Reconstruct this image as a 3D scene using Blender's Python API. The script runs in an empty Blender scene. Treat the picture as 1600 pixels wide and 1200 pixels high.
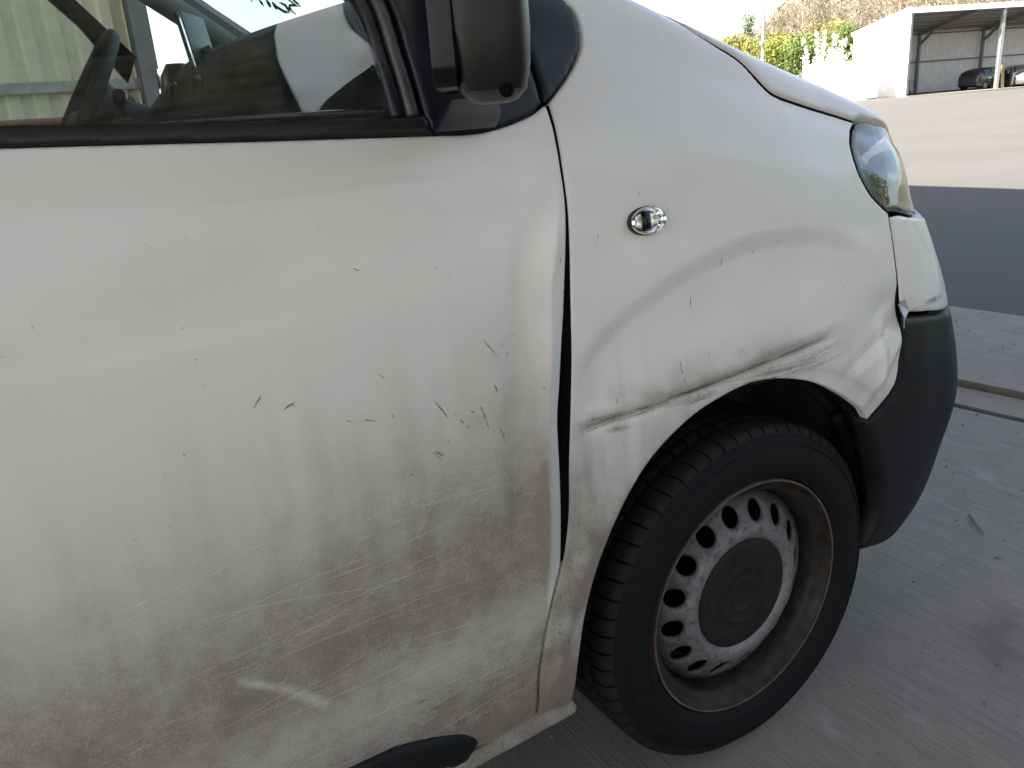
import bpy, bmesh, math, random
import numpy as np
from mathutils import Vector, Matrix
from mathutils.geometry import delaunay_2d_cdt
from mathutils.kdtree import KDTree

SC = bpy.context.scene
COL = SC.collection
random.seed(7); RNG = np.random.default_rng(7)

# ------------------------------------------------------------------ camera
cd = bpy.data.cameras.new('camera'); cam = bpy.data.objects.new('camera', cd); COL.objects.link(cam)
yaw, pitch, roll = math.radians(30.4), math.radians(18.9), math.radians(-4.3)
fw = Vector((math.sin(yaw)*math.cos(pitch), math.cos(yaw)*math.cos(pitch), -math.sin(pitch)))
rt0 = Vector((math.cos(yaw), -math.sin(yaw), 0)); up0 = rt0.cross(fw)
rt = math.cos(roll)*rt0 + math.sin(roll)*up0; upv = -math.sin(roll)*rt0 + math.cos(roll)*up0
cam.matrix_world = Matrix(((rt.x, upv.x, -fw.x, -.988), (rt.y, upv.y, -fw.y, -.902), (rt.z, upv.z, -fw.z, 1.197), (0, 0, 0, 1)))
cd.sensor_width = 36; cd.lens = 29.25; cd.clip_start = .02; cd.clip_end = 2000
SC.camera = cam
# ------------------------------------------------------------------ sky, sun, exposure
SUN = Vector((-.74, .10, .68)).normalized()
wd = bpy.data.worlds.new('World'); SC.world = wd; wd.use_nodes = True
nt = wd.node_tree; bgn = nt.nodes['Background']
sky = nt.nodes.new('ShaderNodeTexSky'); sky.sky_type = 'NISHITA'; sky.sun_disc = False
sky.sun_elevation = math.asin(SUN.z); sky.sun_rotation = math.atan2(SUN.x, SUN.y)
sky.air_density = 1.0; sky.dust_density = 2.0; sky.ozone_density = 1.0
# thin broken cloud over the blue
wtc = nt.nodes.new('ShaderNodeTexCoord'); wmp = nt.nodes.new('ShaderNodeMapping'); wmp.inputs['Scale'].default_value = (1.6, 1.6, 5.0)
wnz = nt.nodes.new('ShaderNodeTexNoise'); wnz.inputs['Scale'].default_value = 1.7; wnz.inputs['Detail'].default_value = 7; wnz.inputs['Roughness'].default_value = .6
wrp = nt.nodes.new('ShaderNodeValToRGB'); wrp.color_ramp.elements[0].position = .43; wrp.color_ramp.elements[0].color = (.12, .12, .12, 1); wrp.color_ramp.elements[1].position = .65; wrp.color_ramp.elements[1].color = (.85, .85, .85, 1)
wmx = nt.nodes.new('ShaderNodeMix'); wmx.data_type = 'RGBA'; wmx.inputs[7].default_value = (2.3, 2.15, 1.95, 1)
nt.links.new(wtc.outputs['Generated'], wmp.inputs[0]); nt.links.new(wmp.outputs[0], wnz.inputs['Vector']); nt.links.new(wnz.outputs[0], wrp.inputs[0])
nt.links.new(wrp.outputs[0], wmx.inputs[0]); nt.links.new(sky.outputs[0], wmx.inputs[6]); nt.links.new(wmx.outputs[2], bgn.inputs[0]); bgn.inputs[1].default_value = .08
sl = bpy.data.lights.new('sun', 'SUN'); sl.energy = 5.0; sl.angle = math.radians(.5); sl.color = (1, .90, .76)
so = bpy.data.objects.new('sun', sl); COL.objects.link(so); so.rotation_euler = SUN.to_track_quat('Z', 'Y').to_euler()
vs = SC.view_settings; vs.view_transform = 'Standard'; vs.look = 'None'; vs.exposure = 2.74; vs.gamma = 1; vs.use_curve_mapping = False
SC.render.engine = 'CYCLES'
SC.cycles.max_bounces = 12; SC.cycles.transparent_max_bounces = 24; SC.cycles.caustics_reflective = False; SC.cycles.caustics_refractive = False

# ------------------------------------------------------------------ helpers: objects
def link(o, parent=None):
    COL.objects.link(o)
    if parent is not None: o.parent = parent
    return o
def tag(o, label=None, cat=None, group=None, kind=None):
    if label: o['label'] = label
    if cat: o['category'] = cat
    if group: o['group'] = group
    if kind: o['kind'] = kind
    return o
def empty(name, loc=(0, 0, 0), rz=0, label=None, cat=None, group=None):
    o = bpy.data.objects.new(name, None); link(o); o.location = loc; o.rotation_euler = (0, 0, rz); o.empty_display_size = .2
    return tag(o, label, cat, group)
def raw(name, V, F, mat, parent=None, smooth=True, kind=None, attrs=None):
    me = bpy.data.meshes.new(name); me.from_pydata([tuple(map(float, v)) for v in V], [], F if isinstance(F, list) else F.tolist())
    me.update()
    if smooth: me.polygons.foreach_set('use_smooth', np.ones(len(me.polygons), bool))
    if mat: me.materials.append(mat)
    for k, a in (attrs or {}).items():
        at = me.attributes.new(k, 'FLOAT', 'POINT'); at.data.foreach_set('value', np.asarray(a, np.float32))
    o = bpy.data.objects.new(name, me); link(o, parent)
    if kind: o['kind'] = kind
    return o
def copy_tree(o, parent=None):
    c = o.copy(); link(c); c.parent = parent
    for ch in list(o.children): copy_tree(ch, c)
    return c
class MB:
    """collects shapes into one mesh"""
    def __init__(s): s.V = []; s.F = []
    def add(s, V, F):
        n = len(s.V); s.V += [tuple(v) for v in V]; s.F += [tuple(i+n for i in f) for f in F]; return s
    def box(s, c, d, rz=0, M=None):
        x, y, z = (k/2 for k in d); P = [Vector(p) for p in ((-x,-y,-z),(x,-y,-z),(x,y,-z),(-x,y,-z),(-x,-y,z),(x,-y,z),(x,y,z),(-x,y,z))]
        R = Matrix.Rotation(rz, 3, 'Z') if M is None else M
        return s.add([R @ p + Vector(c) for p in P], [(0,3,2,1),(4,5,6,7),(0,1,5,4),(1,2,6,5),(2,3,7,6),(3,0,4,7)])
    def bar(s, a, b, w, h=None, up=(0, 0, 1)):
        a, b = Vector(a), Vector(b); h = h or w; d = (b-a); L = d.length; d.normalize()
        x = d.cross(Vector(up)); x = x.normalized() if x.length > 1e-4 else Vector((1, 0, 0)); y = x.cross(d)
        return s.box((a+b)/2, (w, L, h), M=Matrix((x, d, y)).transposed())
    def tube(s, pts, rad, n=10, cap=True):
        pts = [Vector(p) for p in pts]; rad = [float(q) for q in (rad if hasattr(rad, '__len__') else [rad]*len(pts))]
        V = []; F = []; ref = Vector((.3, .2, 1)).normalized()
        for i, p in enumerate(pts):
            t = (pts[min(i+1, len(pts)-1)]-pts[max(i-1, 0)]).normalized()
            if abs(t.dot(ref)) > .95: ref = Vector((1, .2, .1)).normalized()
            x = t.cross(ref).normalized(); y = x.cross(t); ref = -y if y.dot(ref) < 0 else y
            for k in range(n):
                a = 2*math.pi*k/n; V.append(p + rad[i]*(math.cos(a)*x+math.sin(a)*ref))
        for i in range(len(pts)-1):
            for k in range(n): F.append((i*n+k, i*n+(k+1) % n, (i+1)*n+(k+1) % n, (i+1)*n+k))
        if cap: F += [tuple(range(n))[::-1], tuple(range((len(pts)-1)*n, len(pts)*n))]
        return s.add(V, F)
    def lathe(s, prof, n=64, c=(0, 0, 0), axis='y', a0=0, a1=2*math.pi):
        """prof: list of (radius, along-axis)"""
        full = abs(a1-a0-2*math.pi) < 1e-6; m = n if full else n+1; V = []; F = []
        for r, h in prof:
            for k in range(m):
                a = a0+(a1-a0)*k/n; ca, sa = math.cos(a)*r, math.sin(a)*r
                p = (ca, h, sa) if axis == 'y' else ((ca, sa, h) if axis == 'z' else (h, ca, sa))
                V.append((p[0]+c[0], p[1]+c[1], p[2]+c[2]))
        for i in range(len(prof)-1):
            for k in range(n):
                k2 = (k+1) % m; F.append((i*m+k, i*m+k2, (i+1)*m+k2, (i+1)*m+k))
        return s.add(V, F)
    def prism(s, poly, axis, a, b):
        """2-D outline extruded along an axis from a to b"""
        def P(p, t): return {'x': (t, p[0], p[1]), 'y': (p[0], t, p[1]), 'z': (p[0], p[1], t)}[axis]
        n = len(poly); V = [P(p, a) for p in poly]+[P(p, b) for p in poly]
        return s.add(V, [tuple(range(n))[::-1], tuple(range(n, 2*n))]+[(i, (i+1) % n, n+(i+1) % n, n+i) for i in range(n)])
    def build(s, name, mat, parent=None, smooth=False, bevel=0, kind=None, recalc=True, seg=2):
        o = raw(name, s.V, s.F, mat, parent, False, kind)
        me = o.data
        if recalc or bevel:
            bm = bmesh.new(); bm.from_mesh(me)
            if recalc: bmesh.ops.recalc_face_normals(bm, faces=bm.faces)
            if bevel:
                es = [e for e in bm.edges if len(e.link_faces) == 2 and e.calc_face_angle(0) > .5]
                bmesh.ops.bevel(bm, geom=es, offset=bevel, segments=seg, profile=.6, affect='EDGES', clamp_overlap=True)
            bm.to_mesh(me); bm.free()
        if smooth or bevel:
            me.polygons.foreach_set('use_smooth', np.ones(len(me.polygons), bool))
            try: me.set_sharp_from_angle(angle=math.radians(38))
            except Exception: pass
        return o
def sstep(a, b, x):
    t = np.clip((x-a)/(b-a), 0, 1); return t*t*(3-2*t)
def vnoise(x, y, seed=0):
    """2-D value noise 0..1"""
    def h(i, j):
        n = (i.astype(np.int64)*374761393+j.astype(np.int64)*668265263+seed*144665) & 0x7fffffff
        n = ((n ^ (n >> 13))*1274126177) & 0x7fffffff; return ((n ^ (n >> 16)) & 0xffff)/65535.
    i = np.floor(x); j = np.floor(y); fx = x-i; fy = y-j; fx = fx*fx*(3-2*fx); fy = fy*fy*(3-2*fy)
    return (h(i, j)*(1-fx)+h(i+1, j)*fx)*(1-fy)+(h(i, j+1)*(1-fx)+h(i+1, j+1)*fx)*fy
def fbm(x, y, seed=0, o=4):
    s = 0; a = .5; t = 0
    for k in range(o):
        c, n = math.cos(.65+k*1.1), math.sin(.65+k*1.1); s = s+a*vnoise((x*c-y*n)*2**k+k*7.3, (x*n+y*c)*2**k+k*3.1, seed+k); t += a; a *= .5
    return s/t

# ------------------------------------------------------------------ helpers: materials
def newmat(name):
    m = bpy.data.materials.new(name); m.use_nodes = True; return m, m.node_tree.nodes, m.node_tree.links, m.node_tree.nodes['Principled BSDF']
def simple(name, col, rough=.5, metal=0, var=.12, scale=30, bump=0, bscale=200, spec=.5, coat=0):
    m, N, L, B = newmat(name)
    B.inputs['Roughness'].default_value = rough; B.inputs['Metallic'].default_value = metal; B.inputs['Specular IOR Level'].default_value = spec
    B.inputs['Coat Weight'].default_value = coat
    tc = N.new('ShaderNodeTexCoord'); nz = N.new('ShaderNodeTexNoise'); nz.inputs['Scale'].default_value = scale; nz.inputs['Detail'].default_value = 6
    L.new(tc.outputs['Object'], nz.inputs['Vector'])
    rp = N.new('ShaderNodeValToRGB'); c = np.array(col)
    rp.color_ramp.elements[0].position = .3; rp.color_ramp.elements[1].position = .7
    rp.color_ramp.elements[0].color = (*np.clip(c*(1-var), 0, 1), 1); rp.color_ramp.elements[1].color = (*np.clip(c*(1+var), 0, 1), 1)
    L.new(nz.outputs[0], rp.inputs[0]); L.new(rp.outputs[0], B.inputs['Base Color'])
    if bump:
        n2 = N.new('ShaderNodeTexNoise'); n2.inputs['Scale'].default_value = bscale; n2.inputs['Detail'].default_value = 4; L.new(tc.outputs['Object'], n2.inputs['Vector'])
        bp = N.new('ShaderNodeBump'); bp.inputs['Strength'].default_value = bump; bp.inputs['Distance'].default_value = .002
        L.new(n2.outputs[0], bp.inputs['Height']); L.new(bp.outputs[0], B.inputs['Normal'])
    return m
def mixrgb(N, L, fac, a, b, mode='MIX'):
    x = N.new('ShaderNodeMix'); x.data_type = 'RGBA'; x.blend_type = mode
    for k, v in ((0, fac), (6, a), (7, b)):
        if hasattr(v, 'default_value'): L.new(v, x.inputs[k])
        else: x.inputs[k].default_value = v if k == 0 else (*v, 1)
    return x.outputs[2]
def math_(N, L, op, a, b=0.):
    x = N.new('ShaderNodeMath'); x.operation = op
    for k, v in ((0, a), (1, b)):
        if hasattr(v, 'default_value'): L.new(v, x.inputs[k])
        else: x.inputs[k].default_value = v
    return x.outputs[0]
def noise(N, L, vec, scale, detail=5, rough=.55, sc3=None):
    if sc3:
        mp = N.new('ShaderNodeMapping'); mp.inputs['Scale'].default_value = sc3; L.new(vec, mp.inputs[0]); vec = mp.outputs[0]
    n = N.new('ShaderNodeTexNoise'); n.inputs['Scale'].default_value = scale; n.inputs['Detail'].default_value = detail; n.inputs['Roughness'].default_value = rough
    L.new(vec, n.inputs['Vector']); return n.outputs[0]
def ramp(N, L, fac, p0, p1, c0=(0, 0, 0), c1=(1, 1, 1)):
    r = N.new('ShaderNodeValToRGB'); e = r.color_ramp.elements; e[0].position = p0; e[1].position = p1; e[0].color = (*c0, 1); e[1].color = (*c1, 1)
    L.new(fac, r.inputs[0]); return r.outputs[0]
def bump(N, L, h, strength, dist, prev=None):
    b = N.new('ShaderNodeBump'); b.inputs['Strength'].default_value = strength; b.inputs['Distance'].default_value = dist
    L.new(h, b.inputs['Height'])
    if prev is not None: L.new(prev, b.inputs['Normal'])
    return b.outputs[0]
def attr(N, name):
    a = N.new('ShaderNodeAttribute'); a.attribute_name = name; return a.outputs['Fac']

def paint_mat():
    m, N, L, B = newmat('white_paint_dirty')
    tc = N.new('ShaderNodeTexCoord').outputs['Object']
    d = attr(N, 'dirt'); dk = attr(N, 'nick'); lt = attr(N, 'rub')
    fine = noise(N, L, tc, 420, 3, .7); mid = noise(N, L, tc, 60, 5, .65); streak = noise(N, L, tc, 1, 4, .6, (160, 40, 9))
    col = mixrgb(N, L, noise(N, L, tc, 7, 4), (.725, .698, .650), (.750, .725, .680))
    # road film: strength from the painted dirt field, broken up by grain
    g = math_(N, L, 'ADD', math_(N, L, 'MULTIPLY', fine, .75), math_(N, L, 'ADD', math_(N, L, 'MULTIPLY', mid, .40), .38))
    dd = math_(N, L, 'MULTIPLY', d, g); ddc = N.new('ShaderNodeClamp'); L.new(dd, ddc.inputs[0]); dd = ddc.outputs[0]
    dirtc = mixrgb(N, L, mid, (.175, .150, .122), (.245, .214, .180))
    col = mixrgb(N, L, dd, col, dirtc)
    # splashes: sparse darker specks where dirt is thick
    sp = ramp(N, L, noise(N, L, tc, 190, 2, .5, (1.5, 1, .55)), .60, .70)
    spk = math_(N, L, 'MULTIPLY', sp, math_(N, L, 'MULTIPLY', attr(N, 'splash'), .75))
    col = mixrgb(N, L, spk, col, (.075, .055, .045))
    col = mixrgb(N, L, math_(N, L, 'MULTIPLY', lt, .55), col, (.62, .61, .59))
    col = mixrgb(N, L, dk, col, (.035, .03, .028))
    L.new(col, B.inputs['Base Color'])
    B.inputs['Roughness'].default_value = .55; B.inputs['Specular IOR Level'].default_value = .25
    cl = N.new('ShaderNodeClamp'); L.new(math_(N, L, 'SUBTRACT', 1.0, math_(N, L, 'MULTIPLY', dd, 1.5)), cl.inputs[0]); L.new(math_(N, L, 'MULTIPLY', cl.outputs[0], .58), B.inputs['Coat Weight'])
    L.new(math_(N, L, 'ADD', .05, math_(N, L, 'MULTIPLY', dd, .5)), B.inputs['Coat Roughness'])
    nb = bump(N, L, fine, .03, .0004); nb = bump(N, L, dk, -.5, .0006, nb)
    L.new(nb, B.inputs['Normal'])
    return m
def glass_mat(name, tint, rough=0, ior=1.5, haze=.05, hp0=.45, hp1=.8):
    m = bpy.data.materials.new(name); m.use_nodes = True; N = m.node_tree.nodes; L = m.node_tree.links; N.remove(N['Principled BSDF'])
    t = N.new('ShaderNodeBsdfTransparent'); t.inputs[0].default_value = (*tint, 1)
    g = N.new('ShaderNodeBsdfGlossy'); g.inputs['Roughness'].default_value = rough; g.inputs[0].default_value = (1, 1, 1, 1)
    f = N.new('ShaderNodeFresnel'); gb = N.new('ShaderNodeNewGeometry').outputs['Backfacing']   # thin sheet: same reflectance from both sides
    L.new(math_(N, L, 'ADD', ior, math_(N, L, 'MULTIPLY', gb, 1/ior-ior)), f.inputs[0])
    x = N.new('ShaderNodeMixShader'); L.new(f.outputs[0], x.inputs[0]); L.new(t.outputs[0], x.inputs[1]); L.new(g.outputs[0], x.inputs[2])
    d = N.new('ShaderNodeBsdfDiffuse'); d.inputs[0].default_value = (.5, .5, .48, 1)
    tc = N.new('ShaderNodeTexCoord').outputs['Object']; du = math_(N, L, 'MULTIPLY', ramp(N, L, noise(N, L, tc, 25, 8, .7), hp0, hp1), haze)
    y = N.new('ShaderNodeMixShader'); L.new(du, y.inputs[0]); L.new(x.outputs[0], y.inputs[1]); L.new(d.outputs[0], y.inputs[2])
    L.new(y.outputs[0], N['Material Output'].inputs[0]); return m
def concrete_mat():
    m, N, L, B = newmat('concrete')
    tc = N.new('ShaderNodeTexCoord').outputs['Object']
    big = noise(N, L, tc, 1.6, 6, .6); mid = noise(N, L, tc, 14, 6, .65); fine = noise(N, L, tc, 320, 3, .7)
    broom = noise(N, L, tc, 1, 3, .6, (230, 6, 1)); broom2 = noise(N, L, tc, 1, 4, .6, (70, 2.2, 1))
    c = mixrgb(N, L, big, (.225, .203, .176), (.30, .273, .241)); c = mixrgb(N, L, math_(N, L, 'MULTIPLY', ramp(N, L, mid, .35, .75), .55), c, (.185, .168, .15))
    c = mixrgb(N, L, math_(N, L, 'MULTIPLY', ramp(N, L, broom, .28, .58, (1, 1, 1), (0, 0, 0)), .5), c, (.10, .093, .086))
    c = mixrgb(N, L, math_(N, L, 'MULTIPLY', ramp(N, L, broom2, .3, .5, (1, 1, 1), (0, 0, 0)), .3), c, (.125, .117, .108))
    c = mixrgb(N, L, ramp(N, L, fine, .58, .72), c, (.34, .32, .295)); c = mixrgb(N, L, ramp(N, L, fine, .26, .40, (1, 1, 1), (0, 0, 0)), c, (.10, .092, .083)); c = mixrgb(N, L, ramp(N, L, noise(N, L, tc, 70, 2), .69, .75), c, (.06, .055, .05))
    scuff = math_(N, L, 'MULTIPLY', ramp(N, L, noise(N, L, tc, 1, 5, .6, (9, 4, 1)), .62, .74), .42)
    c = mixrgb(N, L, scuff, c, (.40, .40, .40))
    c = mixrgb(N, L, math_(N, L, 'MULTIPLY', ramp(N, L, noise(N, L, tc, 2.2, 4, .6), .60, .72), .45), c, (.07, .062, .055))
    L.new(c, B.inputs['Base Color']); B.inputs['Roughness'].default_value = .85; B.inputs['Specular IOR Level'].default_value = .3
    nb = bump(N, L, broom, .8, .003); nb = bump(N, L, fine, .6, .002, nb); L.new(nb, B.inputs['Normal']); return m
def asphalt_mat():
    m, N, L, B = newmat('asphalt')
    tc = N.new('ShaderNodeTexCoord').outputs['Object']
    fine = noise(N, L, tc, 110, 3, .75); c = mixrgb(N, L, noise(N, L, tc, .35, 7, .6), (.055, .054, .053), (.085, .083, .080))
    c = mixrgb(N, L, math_(N, L, 'MULTIPLY', ramp(N, L, noise(N, L, tc, 1, 5, .6, (.05, .5, 1)), .45, .62), .18), c, (.10, .095, .087))
    c = mixrgb(N, L, ramp(N, L, fine, .58, .75), c, (.125, .12, .115)); c = mixrgb(N, L, ramp(N, L, fine, .2, .38, (1, 1, 1), (0, 0, 0)), c, (.035, .035, .036))
    L.new(c, B.inputs['Base Color']); B.inputs['Roughness'].default_value = .88; B.inputs['Specular IOR Level'].default_value = .25
    L.new(bump(N, L, fine, .6, .004), B.inputs['Normal']); return m
def rim_mat():
    m, N, L, B = newmat('worn_steel')
    tc = N.new('ShaderNodeTexCoord').outputs['Object']
    a = noise(N, L, tc, 14, 8, .7); b = noise(N, L, tc, 70, 6, .7); f = noise(N, L, tc, 260, 3, .7)
    c = mixrgb(N, L, a, (.125, .12, .12), (.25, .245, .25))
    c = mixrgb(N, L, math_(N, L, 'MULTIPLY', ramp(N, L, b, .52, .66), .8), c, (.045, .036, .031)); c = mixrgb(N, L, ramp(N, L, f, .60, .68), c, (.035, .027, .023))
    c = mixrgb(N, L, attr(N, 'rust'), c, mixrgb(N, L, b, (.005, .0042, .004), (.022, .016, .012)))
    L.new(c, B.inputs['Base Color']); ru = attr(N, 'rust'); L.new(math_(N, L, 'SUBTRACT', .3, math_(N, L, 'MULTIPLY', ru, .3)), B.inputs['Metallic']); L.new(math_(N, L, 'SUBTRACT', .5, math_(N, L, 'MULTIPLY', ru, .38)), B.inputs['Specular IOR Level'])
    L.new(math_(N, L, 'ADD', math_(N, L, 'MULTIPLY', ru, .25), math_(N, L, 'ADD', .34, math_(N, L, 'MULTIPLY', b, .3))), B.inputs['Roughness'])
    L.new(bump(N, L, b, .25, .0015), B.inputs['Normal']); return m
def tyre_mat():
    m, N, L, B = newmat('tyre_rubber')
    tc = N.new('ShaderNodeTexCoord').outputs['Object']
    a = noise(N, L, tc, 40, 6, .65); c = mixrgb(N, L, a, (.004, .0043, .0055), (.008, .008, .0088))
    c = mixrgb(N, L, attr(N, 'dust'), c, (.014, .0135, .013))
    L.new(c, B.inputs['Base Color']); B.inputs['Roughness'].default_value = .72; B.inputs['Specular IOR Level'].default_value = .16
    L.new(bump(N, L, noise(N, L, tc, 500, 2), .3, .0005), B.inputs['Normal']); return m
def leaf_mat(name, col, var=.22, trans=.3):
    m, N, L, B = newmat(name)
    oi = N.new('ShaderNodeNewGeometry').outputs['Random Per Island']
    c = np.array(col); L.new(mixrgb(N, L, oi, tuple(c*(1-var)), tuple(np.clip(c*(1+var), 0, 1))), B.inputs['Base Color'])
    B.inputs['Roughness'].default_value = .6; B.inputs['Specular IOR Level'].default_value = .3
    if trans:
        t = N.new('ShaderNodeBsdfTranslucent'); t.inputs[0].default_value = (*np.clip(c*1.3, 0, 1), 1)
        x = N.new('ShaderNodeMixShader'); x.inputs[0].default_value = trans; L.new(B.outputs[0], x.inputs[1]); L.new(t.outputs[0], x.inputs[2]); L.new(x.outputs[0], N['Material Output'].inputs[0])
    return m
def worn_plastic():
    m, N, L, B = newmat('bumper_plastic')
    tc = N.new('ShaderNodeTexCoord').outputs['Object']
    c = mixrgb(N, L, noise(N, L, tc, 9, 6, .6), (.0050, .0062, .0078), (.0085, .0098, .0115))
    dust = math_(N, L, 'MULTIPLY', ramp(N, L, noise(N, L, tc, 5, 7, .7), .45, .78), .22); c = mixrgb(N, L, dust, c, (.040, .040, .040))
    scr = math_(N, L, 'MULTIPLY', ramp(N, L, noise(N, L, tc, 1, 3, .5, (14, 14, 260)), .66, .72), .35); c = mixrgb(N, L, scr, c, (.07, .07, .07))
    L.new(c, B.inputs['Base Color']); L.new(math_(N, L, 'ADD', .42, math_(N, L, 'MULTIPLY', noise(N, L, tc, 20, 5), .25)), B.inputs['Roughness']); B.inputs['Specular IOR Level'].default_value = .2
    L.new(bump(N, L, noise(N, L, tc, 700, 2), .4, .0006), B.inputs['Normal']); return m
M = dict(paint=paint_mat(), concrete=concrete_mat(), asphalt=asphalt_mat(), rim=rim_mat(), tyre=tyre_mat(),
    bumper=worn_plastic(),
    trim=simple('dark_trim', (.007, .0078, .014), .40, var=.15, scale=12, bump=.08, bscale=900, spec=.3),
    belt=simple('belt_rubber', (.006, .0062, .0065), .5, var=.2, scale=40, bump=.1, bscale=600),
    barrel=simple('grimy_barrel', (.019, .0160, .0135), .55, .1, var=.6, scale=45, bump=.3, bscale=120, spec=.25),
    mirrorhouse=simple('mirror_plastic', (.006, .0058, .0062), .36, var=.3, scale=14, bump=.15, bscale=1100, spec=.32),
    seal=simple('seal_rubber', (.05, .046, .044), .45, var=.2), blackhole=simple('shade_black', (.003, .003, .003), .9, var=.2, spec=.05),  # blackhole: near-black that paints shade into gaps and hollows
    liner=simple('arch_liner', (.050, .036, .027), .85, var=.45, scale=22, bump=.6, bscale=60),
    dash=simple('dash_plastic', (.012, .0135, .0135), .62, var=.2, scale=8, bump=.2, bscale=900), seat=simple('seat_cloth', (.05, .052, .056), .9, var=.25, scale=80, bump=.4, bscale=700),
    headlin=simple('grey_interior', (.24, .25, .25), .8, var=.06), hubcap=simple('hubcap_plastic', (.012, .0115, .0108), .62, var=.3, scale=30, bump=.2, bscale=500, spec=.22),
    plainpaint=simple('white_paint', (.70, .70, .685), .22, var=.03, scale=5),
    glass=glass_mat('side_glass', (.92, .97, .935), ior=1.38), wglass=glass_mat('windscreen_glass', (.82, .91, .88)), lens=glass_mat('lamp_lens', (.62, .62, .61), .03, 1.45, .16, 0, .6),
    clearlens=glass_mat('clear_lens', (.95, .96, .96), .01, 1.45, .02), mirror=simple('mirror_silver', (.86, .87, .88), .015, 1, var=.01), chrome=simple('chrome', (.75, .76, .78), .07, 1, var=.05), satinchrome=simple('reflector', (.26, .265, .27), .18, 1, var=.15, scale=20),
    amber=simple('amber_plastic', (.75, .20, .03), .3, var=.1), lampgrey=simple('lamp_bezel', (.035, .037, .04), .35, .3, var=.2, scale=15),
    ink=simple('marker_ink', (.02, .05, .02), .5, var=.05),
    white_sheet=simple('white_sheet', (.78, .77, .74), .5, var=.05, scale=3), grey_sheet=simple('grey_cladding', (.66, .64, .59), .55, var=.08, scale=2), beige_sheet=simple('beige_cladding', (.74, .69, .57), .5, var=.06, scale=1.5),
    galv=simple('galvanised_steel', (.36, .37, .38), .45, .55, var=.2, scale=8), roofsheet=simple('roof_sheet', (.42, .42, .40), .55, var=.15, scale=2), darksteel=simple('painted_steel', (.16, .165, .175), .5, var=.15, scale=6),
    bark=simple('bark', (.10, .08, .06), .9, var=.35, scale=20, bump=.6, bscale=30), twig=simple('twig', (.19, .16, .13), .9, var=.3, scale=1),
    leaf_y=leaf_mat('spring_leaf', (.225, .25, .055)), leaf_g=leaf_mat('green_leaf', (.11, .16, .045)), leaf_o=leaf_mat('olive_leaf', (.20, .18, .075)), leaf_b=leaf_mat('bud_leaf', (.27, .225, .16), .3, .1), conif=leaf_mat('conifer_leaf', (.10, .14, .07)),
    blossom=leaf_mat('blossom', (.78, .74, .70), .1, .3), grass=simple('hill_grass', (.075, .085, .035), .95, var=.4, scale=.3),
    gravel=simple('stone_chip', (.16, .15, .14), .9, var=.5, scale=9), rustc=simple('rusty_iron', (.12, .075, .05), .8, .2, var=.4, scale=20),
    carglass=simple('car_glass', (.02, .025, .03), .06, var=.1), cardark=simple('dark_car_paint', (.022, .024, .030), .18, .2, var=.1, coat=.6), carsilver=simple('silver_car_paint', (.20, .205, .215), .22, .5, var=.08, coat=.5), carred=simple('red_car_paint', (.16, .022, .02), .22, 0, var=.1, coat=.5),
    rubber=simple('plain_rubber', (.02, .02, .02), .8, var=.2), pale=simple('pale_plastic', (.62, .62, .6), .4, var=.05), wood=simple('pallet_wood', (.36, .24, .13), .8, var=.3, scale=6))

# ------------------------------------------------------------------ van body surface (a loft: plan outline x cross sections)
Y0=-.03
# plan curve: tangent angle (deg) vs arc length u
PH=np.array([(-4,0),(0.05,0),(.3,2.5),(.45,7),(.57,16),(.68,32),(.80,52),(.95,66),(1.2,77),(1.55,88),(2.2,90)],float)
_us=np.linspace(-3.5,2.0,5501)
_ph=np.radians(np.interp(_us,PH[:,0],PH[:,1]))
_ph=np.convolve(np.pad(_ph,40,mode='edge'),np.ones(81)/81,'valid')
_bx=np.cumsum(np.cos(_ph))*.001; _by=np.cumsum(np.sin(_ph))*.001
i0=np.argmin(abs(_us)); _bx-=_bx[i0]; _by-=_by[i0]-Y0
# stations: u -> rows (inset, z)
ST={
-3.0:[(.07,.22),(.02,.34),(0,.55),(.0,.75),(.006,.93),(.018,1.06),(.04,1.15),(.075,1.25),(.125,1.40),(.45,1.54),(.93,1.51)],
-.45:[(.07,.22),(.02,.34),(0,.55),(.0,.75),(.006,.93),(.018,1.06),(.04,1.15),(.075,1.25),(.125,1.40),(.45,1.52),(.93,1.49)],
-.2:[(.07,.22),(.02,.34),(0,.55),(.0,.75),(.006,.93),(.022,1.06),(.045,1.145),(.085,1.23),(.17,1.345),(.5,1.362),(.92,1.362)],
0.05:[(.07,.22),(.02,.34),(0,.55),(.0,.75),(.012,.92),(.032,1.03),(.055,1.105),(.095,1.175),(.18,1.262),(.5,1.305),(.92,1.312)],
.25:[(.06,.22),(.01,.34),(0,.55),(.004,.75),(.02,.90),(.045,1.0),(.068,1.063),(.105,1.12),(.19,1.203),(.5,1.265),(.92,1.275)],
.45:[(.07,.22),(.015,.34),(0,.55),(.014,.75),(.04,.88),(.064,.97),(.082,1.025),(.112,1.073),(.18,1.143),(.48,1.195),(.9,1.21)],
.65:[(.10,.22),(.03,.34),(.004,.55),(.036,.74),(.075,.86),(.12,.95),(.133,1.0),(.152,1.045),(.215,1.095),(.5,1.15),(.88,1.175)],
.85:[(.10,.22),(.03,.34),(.004,.55),(.05,.74),(.10,.86),(.155,.95),(.18,1.0),(.22,1.035),(.30,1.085),(.55,1.14),(.87,1.165)],
1.9:[(.10,.22),(.03,.34),(.004,.55),(.05,.74),(.11,.86),(.17,.95),(.21,1.0),(.27,1.035),(.36,1.085),(.6,1.14),(.88,1.185)],
}
_U=np.array(sorted(ST)); _R=np.array([ST[u] for u in _U])  # (ns,11,2)
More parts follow.
